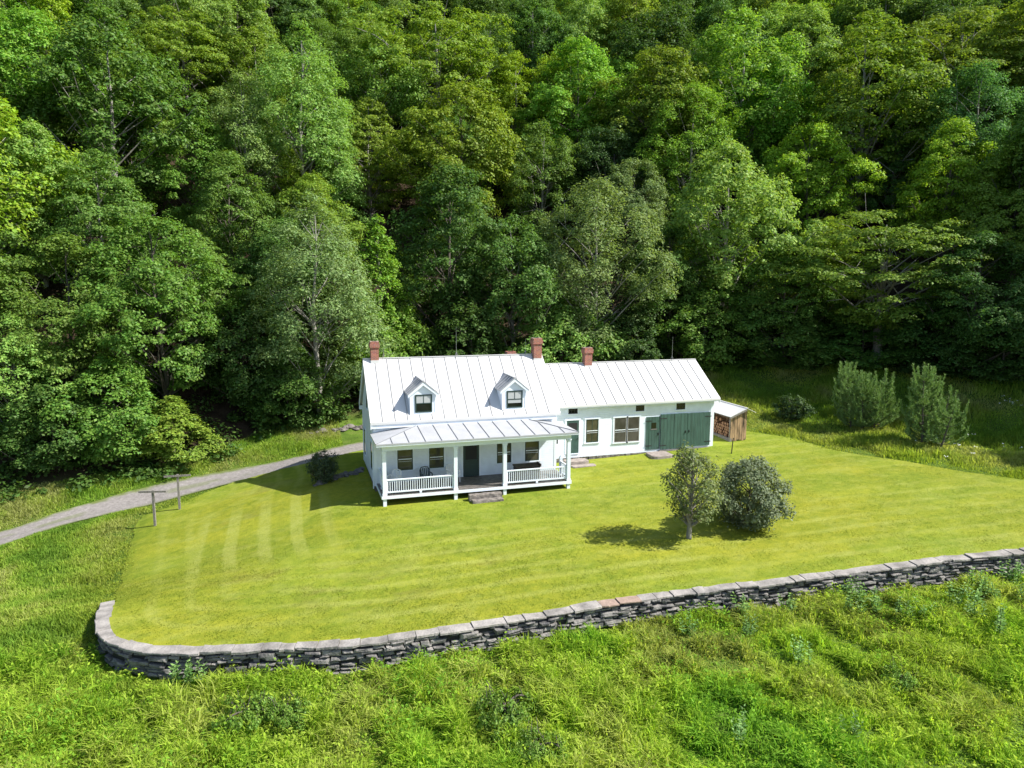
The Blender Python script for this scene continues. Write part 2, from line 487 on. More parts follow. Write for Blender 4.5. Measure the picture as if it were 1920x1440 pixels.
# lawn rises with the bank where it runs into it
LZ = zl(LX, LY) + np.maximum(hill(LX, LY)-.04, 0) + .012
LZ = LZ - .065*np.exp(-np.abs(polydist(np.array(llp)[:, :2], LX, LY)[0])/.35) - .05*np.exp(-np.abs(polydist(np.array(lrp)[:, :2], LX, LY)[0])/.5)
ids = np.full(LX.shape, -1); ids[ins] = np.arange(ins.sum())
q = np.stack([ids[:-1, :-1], ids[:-1, 1:], ids[1:, 1:], ids[1:, :-1]], -1).reshape(-1, 4)
q = q[(q >= 0).all(1)]
ex, ey = LX[ins], LY[ins]
wd, _ = polydist(WALL, ex, ey); wd = np.abs(wd)
nz = fbm(ex, ey, .35, 11); nz2 = fbm(ex, ey, 1.6, 12)
# mower passes: rings that follow the wall, and straight passes left of the house
edge_path = np.vstack([np.array(llp)[::-1][:, :2], WALL])
ed_, _ = polydist(edge_path, ex, ey); ed_ = np.abs(ed_)
band = sstep(.25, .95, np.sin((ed_+.30*(nz-.5))*2*math.pi/1.28))*sstep(.4, .9, ed_)*sstep(11, 7, ed_)
sm = sstep(-9.4, -8.8, ex)*sstep(-1.8, -3.0, ex)*sstep(-8.5, -6.5, ey)*sstep(3, -.5, ey)
band *= (.35+.65*sstep(.35, .6, fbm(ex, ey, .22, 71)))*(1-sm)
sx = ex + .06*(ey+3)**2*np.where(ey < -3, -.25, 0)
strip = sstep(.15, .6, np.sin(sx*2*math.pi/1.55))*(.75+.5*(nz2-.3))
sm = sstep(-9.6, -8.6, ex)*sstep(-2.0, -3.2, ex)*sstep(-8.5, -6, ey)*sstep(3, -.5, ey)
far = sstep(.4, .95, np.sin((ey+.04*ex+.5*(nz-.5))*2*math.pi/1.45))*sstep(10, 13, ed_)*sstep(7, 12, ex)
pale = np.clip((band*.55 + strip*sm*.86 + far*.36*(.2+1.0*fbm(ex, ey, .3, 72)))*(.6+.8*fbm(ex, ey, 5.0, 96)) + .38*sstep(.5, .75, fbm(ex, ey*1.8, 1.1, 98)), 0, 1)
edge_g = np.abs(polydist(np.array(llp)[:, :2], ex, ey)[0])
mow = -.35*np.exp(-edge_g/.7) + .26*sstep(.40, .70, fbm(ex*.5, ey*1.8, .45, 91)) + .30*nz2 + .75*(fbm(ex, ey*1.3, 4.5, 97)-.45) + .36 - .12*sstep(.55, .75, fbm(ex, ey, .28, 95))
dry = sstep(.48, .75, fbm(ex, ey*2.2, .5, 93))*sstep(8, 5, ed_)*sstep(1.2, 3.0, ed_)*sstep(9, 2, ex)*sstep(-9.5, -6, ex)*.55*(.4+1.2*nz2) + .18*sstep(.55, .8, nz2)
lawn_attrs = {"pale": pale, "mow": mow, "dry": np.clip(dry, 0, 1), "warm": fbm(ex, ey, .16, 21)}
def lawn_mat():
    m, nt, out, N = nodes("mown_lawn"); L = nt.links.new
    b = N("BsdfPrincipled"); b.inputs["Roughness"].default_value = .9; b.inputs["Specular IOR Level"].default_value = .12
    tc = N("TexCoord")
    n = N("TexNoise"); n.inputs["Scale"].default_value = 5; n.inputs["Detail"].default_value = 10; n.inputs["Roughness"].default_value = .85; L(tc.outputs["Object"], n.inputs["Vector"])
    a1 = N("Attribute", attribute_name="mow"); a2 = N("Attribute", attribute_name="dry"); a3 = N("Attribute", attribute_name="warm")
    sm_ = N("Math", operation='MULTIPLY_ADD'); sm_.inputs[1].default_value = .80; L(n.outputs[0], sm_.inputs[0])
    mm = N("Math", operation='MULTIPLY'); mm.inputs[1].default_value = .42; L(a1.outputs["Fac"], mm.inputs[0]); L(mm.outputs[0], sm_.inputs[2])
    r1 = ramp(N, [(.24, (.076, .125, .018)), (.50, (.154, .202, .019)), (.85, (.290, .306, .032))])
    L(sm_.outputs[0], r1.inputs[0])
    wr = ramp(N, [(.3, (.90, 1.0, 1.0)), (.7, (1.05, 1.0, .9))]); L(a3.outputs["Fac"], wr.inputs[0])
    mw = N("Mix", data_type='RGBA', blend_type='MULTIPLY'); mw.inputs[0].default_value = 1; L(r1.outputs[0], mw.inputs[6]); L(wr.outputs[0], mw.inputs[7])
    mx = N("Mix", data_type='RGBA'); n3 = N("TexNoise"); n3.inputs["Scale"].default_value = 2.6; n3.inputs["Detail"].default_value = 6; L(tc.outputs["Object"], n3.inputs["Vector"])
    dm = N("Math", operation='MULTIPLY'); L(a2.outputs["Fac"], dm.inputs[0]); L(n3.outputs[0], dm.inputs[1])
    L(dm.outputs[0], mx.inputs[0]); L(mw.outputs[2], mx.inputs[6]); mx.inputs[7].default_value = (.150, .135, .045, 1)
    ap = N("Attribute", attribute_name="pale"); n4 = N("TexNoise"); n4.inputs["Scale"].default_value = 9; n4.inputs["Detail"].default_value = 5; L(tc.outputs["Object"], n4.inputs["Vector"])
    pr = N("MapRange"); pr.inputs[1].default_value = .3; pr.inputs[2].default_value = .7; pr.inputs[3].default_value = .35; pr.inputs[4].default_value = 1; L(n4.outputs[0], pr.inputs[0])
    pm = N("Math", operation='MULTIPLY'); L(ap.outputs["Fac"], pm.inputs[0]); L(pr.outputs[0], pm.inputs[1])
    mp_ = N("Mix", data_type='RGBA'); L(pm.outputs[0], mp_.inputs[0]); L(mx.outputs[2], mp_.inputs[6]); mp_.inputs[7].default_value = (.32, .345, .080, 1)
    L(mp_.outputs[2], b.inputs["Base Color"])
    n2 = N("TexNoise"); n2.inputs["Scale"].default_value = 30; n2.inputs["Detail"].default_value = 3; L(tc.outputs["Object"], n2.inputs["Vector"])
    bp = N("Bump"); bp.inputs["Strength"].default_value = .55; bp.inputs["Distance"].default_value = .05; L(n2.outputs[0], bp.inputs["Height"]); L(bp.outputs[0], b.inputs["Normal"])
    L(b.outputs[0], out.inputs[0]); return m
lawn_me = mesh_np("lawn", np.stack([ex, ey, LZ[ins]], 1), [q], [lawn_mat()], smooth=True, attrs=lawn_attrs)
tag(link("lawn", lawn_me), kind="structure")

# --- gravel drive
def gravel_mat():
    m, nt, out, N = nodes("gravel"); L = nt.links.new
    b = N("BsdfPrincipled"); b.inputs["Roughness"].default_value = .95
    tc = N("TexCoord"); n = N("TexNoise"); n.inputs["Scale"].default_value = 5; n.inputs["Detail"].default_value = 9; n.inputs["Roughness"].default_value = .75; L(tc.outputs["Object"], n.inputs["Vector"])
    r = ramp(N, [(.3, (.15, .135, .128)), (.55, (.245, .225, .215)), (.75, (.34, .315, .30))]); L(n.outputs[0], r.inputs[0])
    a = N("Attribute", attribute_name="verge"); mx = N("Mix", data_type='RGBA'); L(a.outputs["Fac"], mx.inputs[0]); L(r.outputs[0], mx.inputs[6]); mx.inputs[7].default_value = (.11, .14, .03, 1)
    L(mx.outputs[2], b.inputs["Base Color"])
    bp = N("Bump"); bp.inputs["Strength"].default_value = .6; bp.inputs["Distance"].default_value = .04; L(n.outputs[0], bp.inputs["Height"]); L(bp.outputs[0], b.inputs["Normal"])
    L(b.outputs[0], out.inputs[0]); return m
dc = resample(drive_pts, .3)
tn = np.gradient(dc, axis=0); tn /= np.linalg.norm(tn, axis=1)[:, None]; nn = np.stack([-tn[:, 1], tn[:, 0]], 1)
offs = np.linspace(-1.05, 1.05, 15)
dv = []; dvg = []
for k, o in enumerate(offs):
    w = o*(1+.12*(vnoise(dc[:, 0], dc[:, 1], .8, 5)-.5))
    p = dc+nn*w[:, None]
    zz = zg(p[:, 0], p[:, 1]) + .05 - .03*np.cos(o*math.pi/.55*.5)**2*(abs(o) < .9)
    dv.append(np.stack([p[:, 0], p[:, 1], zz], 1))
    e = abs(o)/1.05
    edge = sstep(.72, 1.0, e+.45*(fbm(p[:, 0], p[:, 1], 2.2, 8)-.5)); mid = (abs(o) < .2)*sstep(.45, .65, fbm(p[:, 0], p[:, 1], .8, 3))*.45*sstep(-4, -9, p[:, 0])
    dvg.append(np.clip(edge+mid, 0, 1))
dv = np.array(dv); n1, n2 = dv.shape[:2]
di = np.arange(n1*n2).reshape(n1, n2)
dq = np.stack([di[:-1, :-1], di[:-1, 1:], di[1:, 1:], di[1:, :-1]], -1).reshape(-1, 4)[:, ::-1]
tag(link("gravel_drive", mesh_np("gravel_drive", dv.reshape(-1, 3), [dq], [gravel_mat()], smooth=True, attrs={"verge": np.array(dvg).ravel()})), kind="structure")
# ------------------------------------------------------------------ farmhouse
house = empty("farmhouse", (0, 0, 0))
tag(house, "white clapboard farmhouse with metal roof, front porch and long side wing", "farmhouse")
LM, DM, ZE, OH, HR = 10.81, 6.2, 3.541, .357, 6.695
PM = (HR-ZE)/(DM/2+OH)
XW, YW, ZWE, HW, DW = 23.06, 2.281, 3.483, 5.774, 3.011
PW = (HW-ZWE)/(DW+OH)
YR = YW+2*DW

mb = MB()   # main block walls, one closed shell with pentagon gables
zs = ZE-.14+PM*OH-.004
mb.prism_x([(0, -.14), (DM, -.14), (DM, zs), (DM/2, zs+PM*DM/2), (0, zs)], 0, LM)
mb.build("wall", M_clap, house)
mb = MB()
zw = ZWE-.12+PW*OH-.004
mb.prism_x([(YW, .12), (YR, .12), (YR, zw), (YW+DW, zw+PW*DW), (YW, zw)], LM+.004, XW)
tag(mb.build("wall", M_clap, house), "long white wall of the side wing")
# corner boards, frieze, sills, cornice
mb = MB()
for x0 in (-.012, LM-.14):
    mb.box(x0, x0+.152, -.014, .10, -.14, 3.18)
mb.box(-.014, .10, DM-.1, DM+.014, -.14, 3.18)
mb.box(XW-.26, XW+.014, YW-.016, YW+.12, .12, 3.02)
mb.box(LM+.02, XW-.27, YW-.012, YW+.05, .05, .27)
mb.box(.145, LM-.145, -OH+.05, -.002, 3.19, ZE-.15)
mb.box(-.16, .14, -OH+.05, -.016, 3.19, ZE-.15)
mb.box(LM+.03, XW+.02, YW-OH+.04, YW-OH+.07, ZWE-.19, ZWE-.13)
for sgn in (0, 1):   # rake boards on the gable towards the drive
    f = (lambda y: y) if not sgn else (lambda y: DM-y)
    a = [(f(-OH), ZE-.145), (f(DM/2), HR-.145), (f(DM/2), HR-.40), (f(-OH), ZE-.40)]
    if sgn: a = a[::-1]
    mb.prism_x(a[::-1], -.185, -.15)
mb.box(-.185, -.002, DM+.016, DM+OH, ZE-.40, ZE-.15)
f = [(YW-OH, ZWE-.125), (YW+DW, HW-.125), (YW+DW, HW-.33), (YW-OH, ZWE-.33)]
mb.prism_x(f[::-1], XW+.20, XW+.235)
mb.build("trim", M_trim, house)
mb = MB()
mb.box(.03, LM-.03, .03, DM-.03, -1.6, -.145)
mb.box(LM+.05, XW-.03, YW+.04, YR-.05, -1.6, .115)
rr = random.Random(5)
x = LM+.1
while x < 19.0:      # the rough stones showing below the wing
    w = rr.uniform(.25, .6); h = .13-.02*(x-11); z0 = float(zl(x, YW))-.15; z1 = .06
    while z0 < z1-.02:
        hh = rr.uniform(.08, .16); d = rr.uniform(.03, .12)
        mb.hexa([(x+rr.uniform(-.03, .03), YW-d, z0), (x+w-.03, YW-d*rr.uniform(.6, 1.1), z0), (x+w-.03, YW+.1, z0), (x, YW+.1, z0),
                 (x+rr.uniform(0, .05), YW-d*.8, min(z0+hh, z1)), (x+w-.05, YW-d*.8, min(z0+hh, z1)), (x+w-.05, YW+.1, min(z0+hh, z1)), (x, YW+.1, min(z0+hh, z1))])
        z0 += hh
    x += w
mb.build("foundation", M_mortar, house)

def gable_roof(name, x0, x1, y0, ze, yr, zr, th, seam, label=None):
    y2 = 2*yr-y0; p = (zr-ze)/(yr-y0)
    mb = MB()
    mb.prism_x([(y0, ze), (y0, ze-th), (yr, zr-th), (y2, ze-th), (y2, ze), (yr, zr)], x0, x1)
    mb.mi = 1
    n = round((x1-x0)/seam)
    nv = Vector((0, -p, 1)).normalized()
    for k in range(1, n):
        x = x0+(x1-x0)*k/n
        for (ya, za, yb, zb, q) in ((y0+.015, ze+.015*p, yr-.02, zr-.02*p, nv), (y2-.015, ze+.015*p, yr+.02, zr-.02*p, Vector((0, p, 1)).normalized())):
            h = q*.020
            mb.bar((x, ya, za+h.z), (x, yb, zb+h.z), .052, .04, up=q)
    mb.mi = 0
    mb.bar((x0, yr, zr+.015), (x1, yr, zr+.015), .16, .035)
    o = mb.build(name, [M_roof, M_seam], house)
    if label: o["label"] = label
    return o
roof_main = gable_roof("roof", -.19, LM+.12, -OH, ZE, DM/2, HR, .14, .715)
roof_wing = gable_roof("roof", LM+.006, XW+.245, YW-OH, ZWE, YW+DW, HW, .12, .70, "long lower metal roof of the wing")

def chimney(parent, x, y, w, d, z0, z1, flash=True):
    mb = MB()
    mb.box(x, x+w, y, y+d, z0, z1-.42)
    mb.box(x-.025, x+w+.025, y-.025, y+d+.025, z1-.42, z1-.36)
    mb.box(x-.055, x+w+.055, y-.055, y+d+.055, z1-.36, z1-.12)
    mb.box(x-.02, x+w+.02, y-.02, y+d+.02, z1-.12, z1)
    mb.mi = 1
    mb.box(x+.1, x+w-.1, y+.1, y+d-.1, z1, z1+.006)
    if flash:
        mb.mi = 2
        mb.box(x-.012, x+w+.012, y-.012, y+d+.012, z0, z0+.62)
    return mb.build("chimney", [M_brick, M_black, M_roof], parent)
chimney(roof_main, .26, 2.82, .46, .5, 6.0, 7.72)
chimney(roof_main, 10.28, 2.72, .52, .58, 5.85, 7.72)
chimney(roof_main, 9.15, 4.65, .55, .5, 4.4, 6.72, False)
chimney(roof_wing, 14.68, 4.95, .52, .52, 5.0, 6.82)
def rod(parent, x, y, z, h, r=.014):
    mb = MB()
    mb.tube([(x, y, z), (x, y, z+h*.55), (x, y, z+h)], [r, r*.8, r*.4], 5)
    for a in (0, 120, 240):
        mb.tube([(x+.16*math.cos(R(a)), y+.16*math.sin(R(a)), z-.1), (x, y, z+.28)], r*.7, 4)
    return mb.build("lightning_rod", M_steel, parent)
rod(roof_main, 5.42, DM/2, HR, 1.75)
rod(roof_main, 1.02, DM/2, HR, .75, .010)
rod(roof_main, 9.85, DM/2, HR, 1.0, .010)
rod(roof_wing, 21.45, YW+DW, HW, 1.65)

# --- windows and doors
def sash_window(x0, x1, z0, z1, y, parent=house, frame=M_green, glass=M_glass, casing=.09, lites=(1, 1), light_rail=True, shade=0, depth=.05, two=True):
    """double hung window in a wall that faces -y: casing > frame with sash bars > panes"""
    mb = MB()
    c = casing; yo = y-.03
    mb.box(x0-c, x0, yo, y-.002, z0, z1); mb.box(x1, x1+c, yo, y-.002, z0, z1)
    mb.box(x0-c-.02, x1+c+.02, yo-.015, y-.002, z1, z1+c)
    mb.box(x0-c-.03, x1+c+.03, yo-.04, y-.002, z0-.06, z0)
    cas = mb.build("window", M_trim, parent)
    mb = MB(); f = .055
    yf = y-.022
    mb.box(x0, x0+f, yf, y-.002, z0, z1); mb.box(x1-f, x1, yf, y-.002, z0, z1)
    mb.box(x0+f, x1-f, yf, y-.002, z1-f, z1); mb.box(x0+f, x1-f, yf, y-.002, z0, z0+f)
    zm = (z0+z1)/2
    nx, nz = lites
    for k in range(1, nx):
        xx = x0+(x1-x0)*k/nx; mb.box(xx-.014, xx+.014, yf+.004, y-.002, z0+f, z1-f)
    for k in range(1, nz):
        zz = z0+(z1-z0)*k/nz; mb.box(x0+f, x1-f, yf+.006, y-.002, zz-.014, zz+.014)
    if two:
        mb.mi = 1 if light_rail else 0
        mb.box(x0+f, x1-f, yf-.004, y-.002, zm-.022, zm+.022)
        if light_rail: mb.box(x0+f, x1-f, yf+.002, y-.002, zm-.14, zm-.125)
    mb.build("window_frame", [frame, M_trim], cas)
    mb = MB(); g = y-.008
    mb.poly([(x0+f-.002, g, z0+f-.002), (x1-f+.002, g, z0+f-.002), (x1-f+.002, g, z1-f+.002), (x0+f-.002, g, z1-f+.002)])
    mb.build("pane", glass, cas)
    if shade:
        mb = MB(); zt = z1-f; zb = z1-(z1-z0)*shade
        mb.poly([(x0+f, g-.004, zb), (x1-f, g-.004, zb), (x1-f, g-.004, zt), (x0+f, g-.004, zt)])
        mb.build("blind", M_shade, cas)
    return cas
for a, b in ((1.29, 2.16), (3.09, 3.95), (7.10, 7.98), (8.83, 9.71)):
    sash_window(a, b, .655, 1.925, 0)
# front door
def panel_door(x0, x1, z0, z1, y, mat, glass=None, label=None, planks=False):
    mb = MB()
    mb.box(x0-.1, x0, y-.035, y-.002, z0, z1); mb.box(x1, x1+.1, y-.035, y-.002, z0, z1); mb.box(x0-.12, x1+.12, y-.05, y-.002, z1, z1+.11)
    mb.box(x0-.02, x1+.02, y-.07, y-.002, z0-.04, z0)
    mb.mi = 1
    mb.box(x0, x1, y-.018, y-.002, z0, z1)
    w = x1-x0
    if not planks:
        for za, zb in ((.08, .36), (.42, .50)):
            mb.box(x0+.1, x1-.1, y-.026, y-.018, z0+(z1-z0)*za, z0+(z1-z0)*zb)
    d = mb.build("door", [M_trim, mat], house)
    if glass:  # screened upper half
        a, b, c, e = glass
        mb = MB(); mb.box(x0+a, x0+b, y-.024, y-.018, z0+c, z0+e); mb.build("pane", M_black, d)
    mb = MB(); mb.tube([(x1-.09, y-.02, z0+.95), (x1-.09, y-.075, z0+.95)], [.03, .03], 8); mb.tube([(x1-.09, y-.05, z0+.95), (x1-.09, y-.085, z0+.95)], [.022, .03], 8)
    mb.build("handle", M_iron, d)
    if label: d["label"] = label
    return d
panel_door(5.07, 6.03, .0, 1.93, 0, M_green, (.14, .82, 1.0, 1.8), "dark green front door under the porch")
panel_door(12.36, 13.2, .32, 2.48, YW, M_green_door, (.12, .72, 1.2, 2.0), "green door of the wing beside the porch")
# wing windows
def lite_window(x0, x1, z0, z1, label=None):
    w = sash_window(x0, x1, z0, z1, YW, frame=M_iron, glass=M_glass_dark, casing=.07, lites=(3, 2), two=False)
    if label: w["label"] = label
lite_window(12.46, 13.1, 2.90, 3.38); lite_window(17.18, 17.8, 2.84, 3.35); lite_window(20.16, 20.83, 2.80, 3.32)
sash_window(13.69, 14.56, .96, 2.49, YW, glass=M_glass, lites=(2, 1))
sash_window(15.68, 16.54, .84, 2.48, YW, frame=M_greywood, glass=M_glass_grey)
sash_window(16.62, 17.48, .84, 2.48, YW, frame=M_greywood, glass=M_glass_grey, casing=.07)
mb = MB(); mb.box(11.60, 11.78, YW-.03, YW-.002, 1.03, 1.38); mb.build("meter_box", M_iron, house)
# plank doors of the wing
def plank_door(x0, x1, z0, z1, y, n, label, thick=.07, hinge_left=True):
    mb = MB(); w = (x1-x0)/n
    rr = random.Random(int(x0*10))
    for k in range(n):
        mb.box(x0+k*w+.006, x0+(k+1)*w-.006, y-thick+rr.uniform(-.004, .008), y-.004, z0+rr.uniform(0, .02), z1-rr.uniform(0, .012))
    mb.box(x0+.02, x1-.02, y-.03, y-.003, z0+.03, z1-.03)
    d = mb.build("barn_door", M_dgreen, house); d["label"] = label
    xs = x0 if hinge_left else x1; sg = 1 if hinge_left else -1
    for zz in (z0+.28, z1-.28):
        mb = MB(); mb.box(min(xs-sg*.06, xs+sg*.42), max(xs-sg*.06, xs+sg*.42), y-thick-.014, y-thick-.004, zz-.028, zz+.028)
        mb.build("hinge", M_iron, d)
    mb = MB(); xh = (x1-.12) if hinge_left else (x0+.12); zh = z0+(z1-z0)*.47
    mb.box(xh-.03, xh+.03, y-thick-.02, y-thick-.006, zh-.09, zh+.09); mb.tube([(xh, y-thick-.02, zh-.06), (xh, y-thick-.07, zh-.03), (xh, y-thick-.07, zh+.03), (xh, y-thick-.02, zh+.06)], .012, 6)
    mb.build("handle", M_iron, d)
    return d
d = plank_door(17.98, 18.98, .20, 2.42, YW, 5, "single green plank door with a small window", .05)
mb = MB(); mb.box(18.34, 18.70, YW-.062, YW-.046, 1.62, 2.02); mb.build("pane", M_glass_dark, d)
mb = MB(); mb.box(18.28, 18.76, YW-.075, YW-.046, 1.55, 1.60); mb.build("sill", M_greywood, d)
plank_door(19.02, 21.0, .17, 2.55, YW, 8, "left leaf of the wide green barn door", .10)
plank_door(21.02, 22.77, .24, 2.53, YW, 7, "right leaf of the wide green barn door", .10, False)
mb = MB(); mb.box(18.95, 22.8, YW-.16, YW-.02, -.15, .13); mb.build("threshold", M_greywood, house)
# gable windows towards the drive (the wall faces -x)
for (ya, yb, za, zb) in ((.75, 1.55, .55, 2.15), (4.55, 5.35, .55, 2.15), (2.75, 3.45, 3.75, 4.95)):
    mb = MB(); c = .08
    mb.box(-.03, -.002, ya-c, ya, za, zb); mb.box(-.03, -.002, yb, yb+c, za, zb); mb.box(-.04, -.002, ya-c, yb+c, zb, zb+c); mb.box(-.06, -.002, ya-c, yb+c, za-.06, za)
    w = mb.build("window", M_trim, house)
    mb = MB(); f = .05
    mb.box(-.024, -.002, ya, ya+f, za, zb); mb.box(-.024, -.002, yb-f, yb, za, zb); mb.box(-.024, -.002, ya+f, yb-f, zb-f, zb); mb.box(-.024, -.002, ya+f, yb-f, za, za+f); mb.box(-.026, -.002, ya+f, yb-f, (za+zb)/2-.02, (za+zb)/2+.02)
    mb.build("window_frame", M_green, w)
    mb = MB(); mb.poly([(-.009, yb-f, za+f), (-.009, ya+f, za+f), (-.009, ya+f, zb-f), (-.009, yb-f, zb-f)]); mb.build("pane", M_glass, w)
mb = MB(); mb.tube([(-.05, .08, -.3), (-.05, .08, 3.1)], .035, 8); mb.build("downpipe", M_trim, house)

# --- dormers
def dormer(x0, x1, label, blind):
    yf = -.06; zb = ZE+PM*(yf+OH)-.03; ze = 4.98; xr = (x0+x1)/2; zr = 5.60; ov = .13
    yroof = lambda z: (z-ZE)/PM-OH
    mb = MB()
    zt = ze+.03
    # walls: front pentagon and two cheeks running back into the roof
    yb = yroof(zt)
    sl = (5.66-4.95)/((x1-x0)/2+ov)
    za = zt+sl*(x1-x0)/2-.05
    mb.poly([(x0, yf, zb), (x1, yf, zb), (x1, yf, zt), (xr, yf, za), (x0, yf, zt)])
    mb.poly([(x0, yf, zb), (x0, yf, zt), (x0, yb, zt)])
    mb.poly([(x1, yf, zb), (x1, yb, zt), (x1, yf, zt)])
    d = mb.build("dormer", M_white, house); d["label"] = label
    mb = MB()
    for xx in (x0, x1-.1): mb.box(xx-.008 if xx == x0 else xx, xx+.1 if xx == x0 else xx+.108, yf-.016, yf-.002, zb+.02, zt-.06)
    mb.box(x0+.1, x1-.1, yf-.03, yf-.002, zb+.02, zb+.08)
    th = .06
    for sg, xe in ((-1, x0-ov), (1, x1+ov)):
        p = [(xe, 4.93), (xr, 5.64), (xr, 5.47), (xe, 4.79)]
        mb.prism_y(p if sg < 0 else p[::-1], yf-ov, yf-ov+.035)
    mb.build("trim", M_trim, d)
    mb = MB()
    for sg, xe in ((-1, x0-ov), (1, x1+ov)):
        z0, z1 = 4.935, 5.66
        y0, y1 = yf-ov-.015, None
        A = [(xe, y0, z0), (xe, yroof(z0)+.05, z0), (xr, yroof(z1)+.05, z1), (xr, y0, z1)]
        B = [(a, b, c+th) for a, b, c in A]
        if sg < 0: mb.hexa([A[0], A[3], A[2], A[1], B[0], B[3], B[2], B[1]])
        else: mb.hexa(A+B)
    mb.mi = 1
    for k in range(1, 4):
        for sg, xe in ((-1, x0-ov), (1, x1+ov)):
            yy = yf-ov+.45*k
            t0 = max(0, (yy-yroof(4.935))/(yroof(5.66)-yroof(4.935))) if yy > yroof(4.935) else 0
            xa = lerp(xe, xr, t0); za_ = lerp(4.935, 5.66, t0)
            mb.bar((xa, yy, za_+th+.008), (xr, yy, 5.66+th+.008), .025, .03)
    mb.mi = 0
    mb.bar((xr, yf-ov-.01, 5.66+th+.005), (xr, yroof(5.66)+.1, 5.66+th+.005), .14, .03)
    mb.build("dormer_roof", [M_porchroof, M_pseam], d)
    a, b = xr-.46, xr+.50; z0, z1 = 3.93, 4.94
    mb = MB(); f = .07; y = yf
    mb.box(a, a+f, y-.035, y-.002, z0, z1); mb.box(b-f, b, y-.035, y-.002, z0, z1); mb.box(a+f, b-f, y-.035, y-.002, z1-f, z1); mb.box(a+f, b-f, y-.035, y-.002, z0, z0+f)
    zm = (z0+z1)/2; mb.box(a+f, b-f, y-.03, y-.002, zm-.025, zm+.025)
    mb.box((a+b)/2-.014, (a+b)/2+.014, y-.028, y-.002, zm, z1-f)
    mb.build("window_frame", M_green, d)
    mb = MB(); mb.poly([(a+f, y-.01, z0+f), (b-f, y-.01, z0+f), (b-f, y-.01, z1-f), (a+f, y-.01, z1-f)]); mb.build("pane", M_glass_dark, d)
    mb = MB(); zb_ = zm-.0 if not blind else zm-.22
    mb.poly([(a+f, y-.015, zb_), (b-f, y-.015, zb_), (b-f, y-.015, z1-f), (a+f, y-.015, z1-f)]); mb.build("blind", M_shade, d)
    return d
dormer(2.05, 3.53, "left dormer with its blind half drawn", False)
dormer(7.40, 8.88, "right dormer with its blind drawn further down", True)

# --- porch
PD = 2.513; X0P, X1P = .11, 10.79
mb = MB(); mb.box(X0P, X1P, -PD, -.003, -.05, 0.0)
deck = mb.build("porch_floor", M_deck, house)
mb = MB(); mb.box(X0P-.02, X1P+.02, -PD-.03, -PD-.002, -.17, -.012); mb.box(X0P-.03, X0P-.003, -PD, -.003, -.17, -.012); mb.box(X1P+.003, X1P+.03, -PD, -.003, -.17, -.012)
mb.build("skirt_board", M_trim, deck)
POSTS = (.26, 4.09, 6.87, 10.65); YP = -PD+.12
mb = MB(); mb.box(X0P+.1, X1P-.1, -.5, -.05, -1.2, -.06); mb.build("cellar_wall", M_mortar, deck)
for x in POSTS:
    mb = MB(); mb.box(x-.09, x+.09, YP-.09, YP+.09, float(zl(x, YP))-.1, -.05); mb.build("support_post", M_white, deck)
for x in POSTS:
    mb = MB()
    mb.box(x-.10, x+.10, YP-.10, YP+.10, .10, 2.30)
    mb.box(x-.125, x+.125, YP-.125, YP+.125, .002, .10)
    mb.box(x-.115, x+.115, YP-.115, YP+.115, 2.30, 2.36); mb.box(x-.135, x+.135, YP-.135, YP+.135, 2.36, 2.425)
    mb.build("porch_post", M_white, house)
mb = MB()
mb.box(X0P+.03, X1P-.03, YP-.12, YP+.12, 2.43, 2.72)
mb.box(X0P+.03, X0P+.27, YP+.122, -.016, 2.43, 2.72); mb.box(X1P-.27, X1P-.03, YP+.122, -.016, 2.43, 2.72)
mb.box(X0P-.2, X1P+.2, YP-.36, -.016, 2.722, 2.80)
mb.build("porch_beam", M_white, house)
mb = MB()
XA, XB, YE, ZP0, ZP1 = -.20, 11.09, -2.88, 2.885, 3.26
EX, FX = 2.6, 8.74
yb = -.004
A, B, Cr, Cl, E, F_ = (XA, YE, ZP0), (XB, YE, ZP0), (XB, yb, ZP0), (XA, yb, ZP0), (EX, yb, ZP1), (FX, yb, ZP1)
mb.poly([A, B, F_, E]); mb.poly([B, Cr, F_]); mb.poly([A, E, Cl])
lo = lambda p: (p[0], p[1], ZP0-.075)
mb.poly([lo(A), lo(Cl), lo(Cr), lo(B)]); mb.poly([A, lo(A), lo(B), B]); mb.poly([B, lo(B), lo(Cr), Cr]); mb.poly([Cl, lo(Cl), lo(A), A]); mb.poly([Cl, E, F_, Cr, lo(Cr), lo(Cl)])
mb.mi = 1
def on_front(x, t):  # t 0 at eave, 1 at wall
    return Vector((x, lerp(YE, yb, t), lerp(ZP0, ZP1, t)))
n = 13
for k in range(1, n):
    x = XA+(XB-XA)*k/n
    tmax = min(1, (x-XA)/(EX-XA), (XB-x)/(XB-FX))
    mb.bar(on_front(x, .004)+Vector((0, 0, .015)), on_front(x, tmax-.02)+Vector((0, 0, .015)), .024, .035)
mb.bar(Vector(A)+Vector((0, 0, .012)), Vector(E)+Vector((0, 0, .012)), .03, .03)
mb.bar(Vector(B)+Vector((0, 0, .012)), Vector(F_)+Vector((0, 0, .012)), .05, .04)
mb.build("porch_roof", [M_porchroof, M_pseam], house)
mb = MB(); mb.box(XA+.02, XB-.02, YE+.02, YE+.06, ZP0-.15, ZP0-.078); mb.build("porch_fascia", M_trim, house)
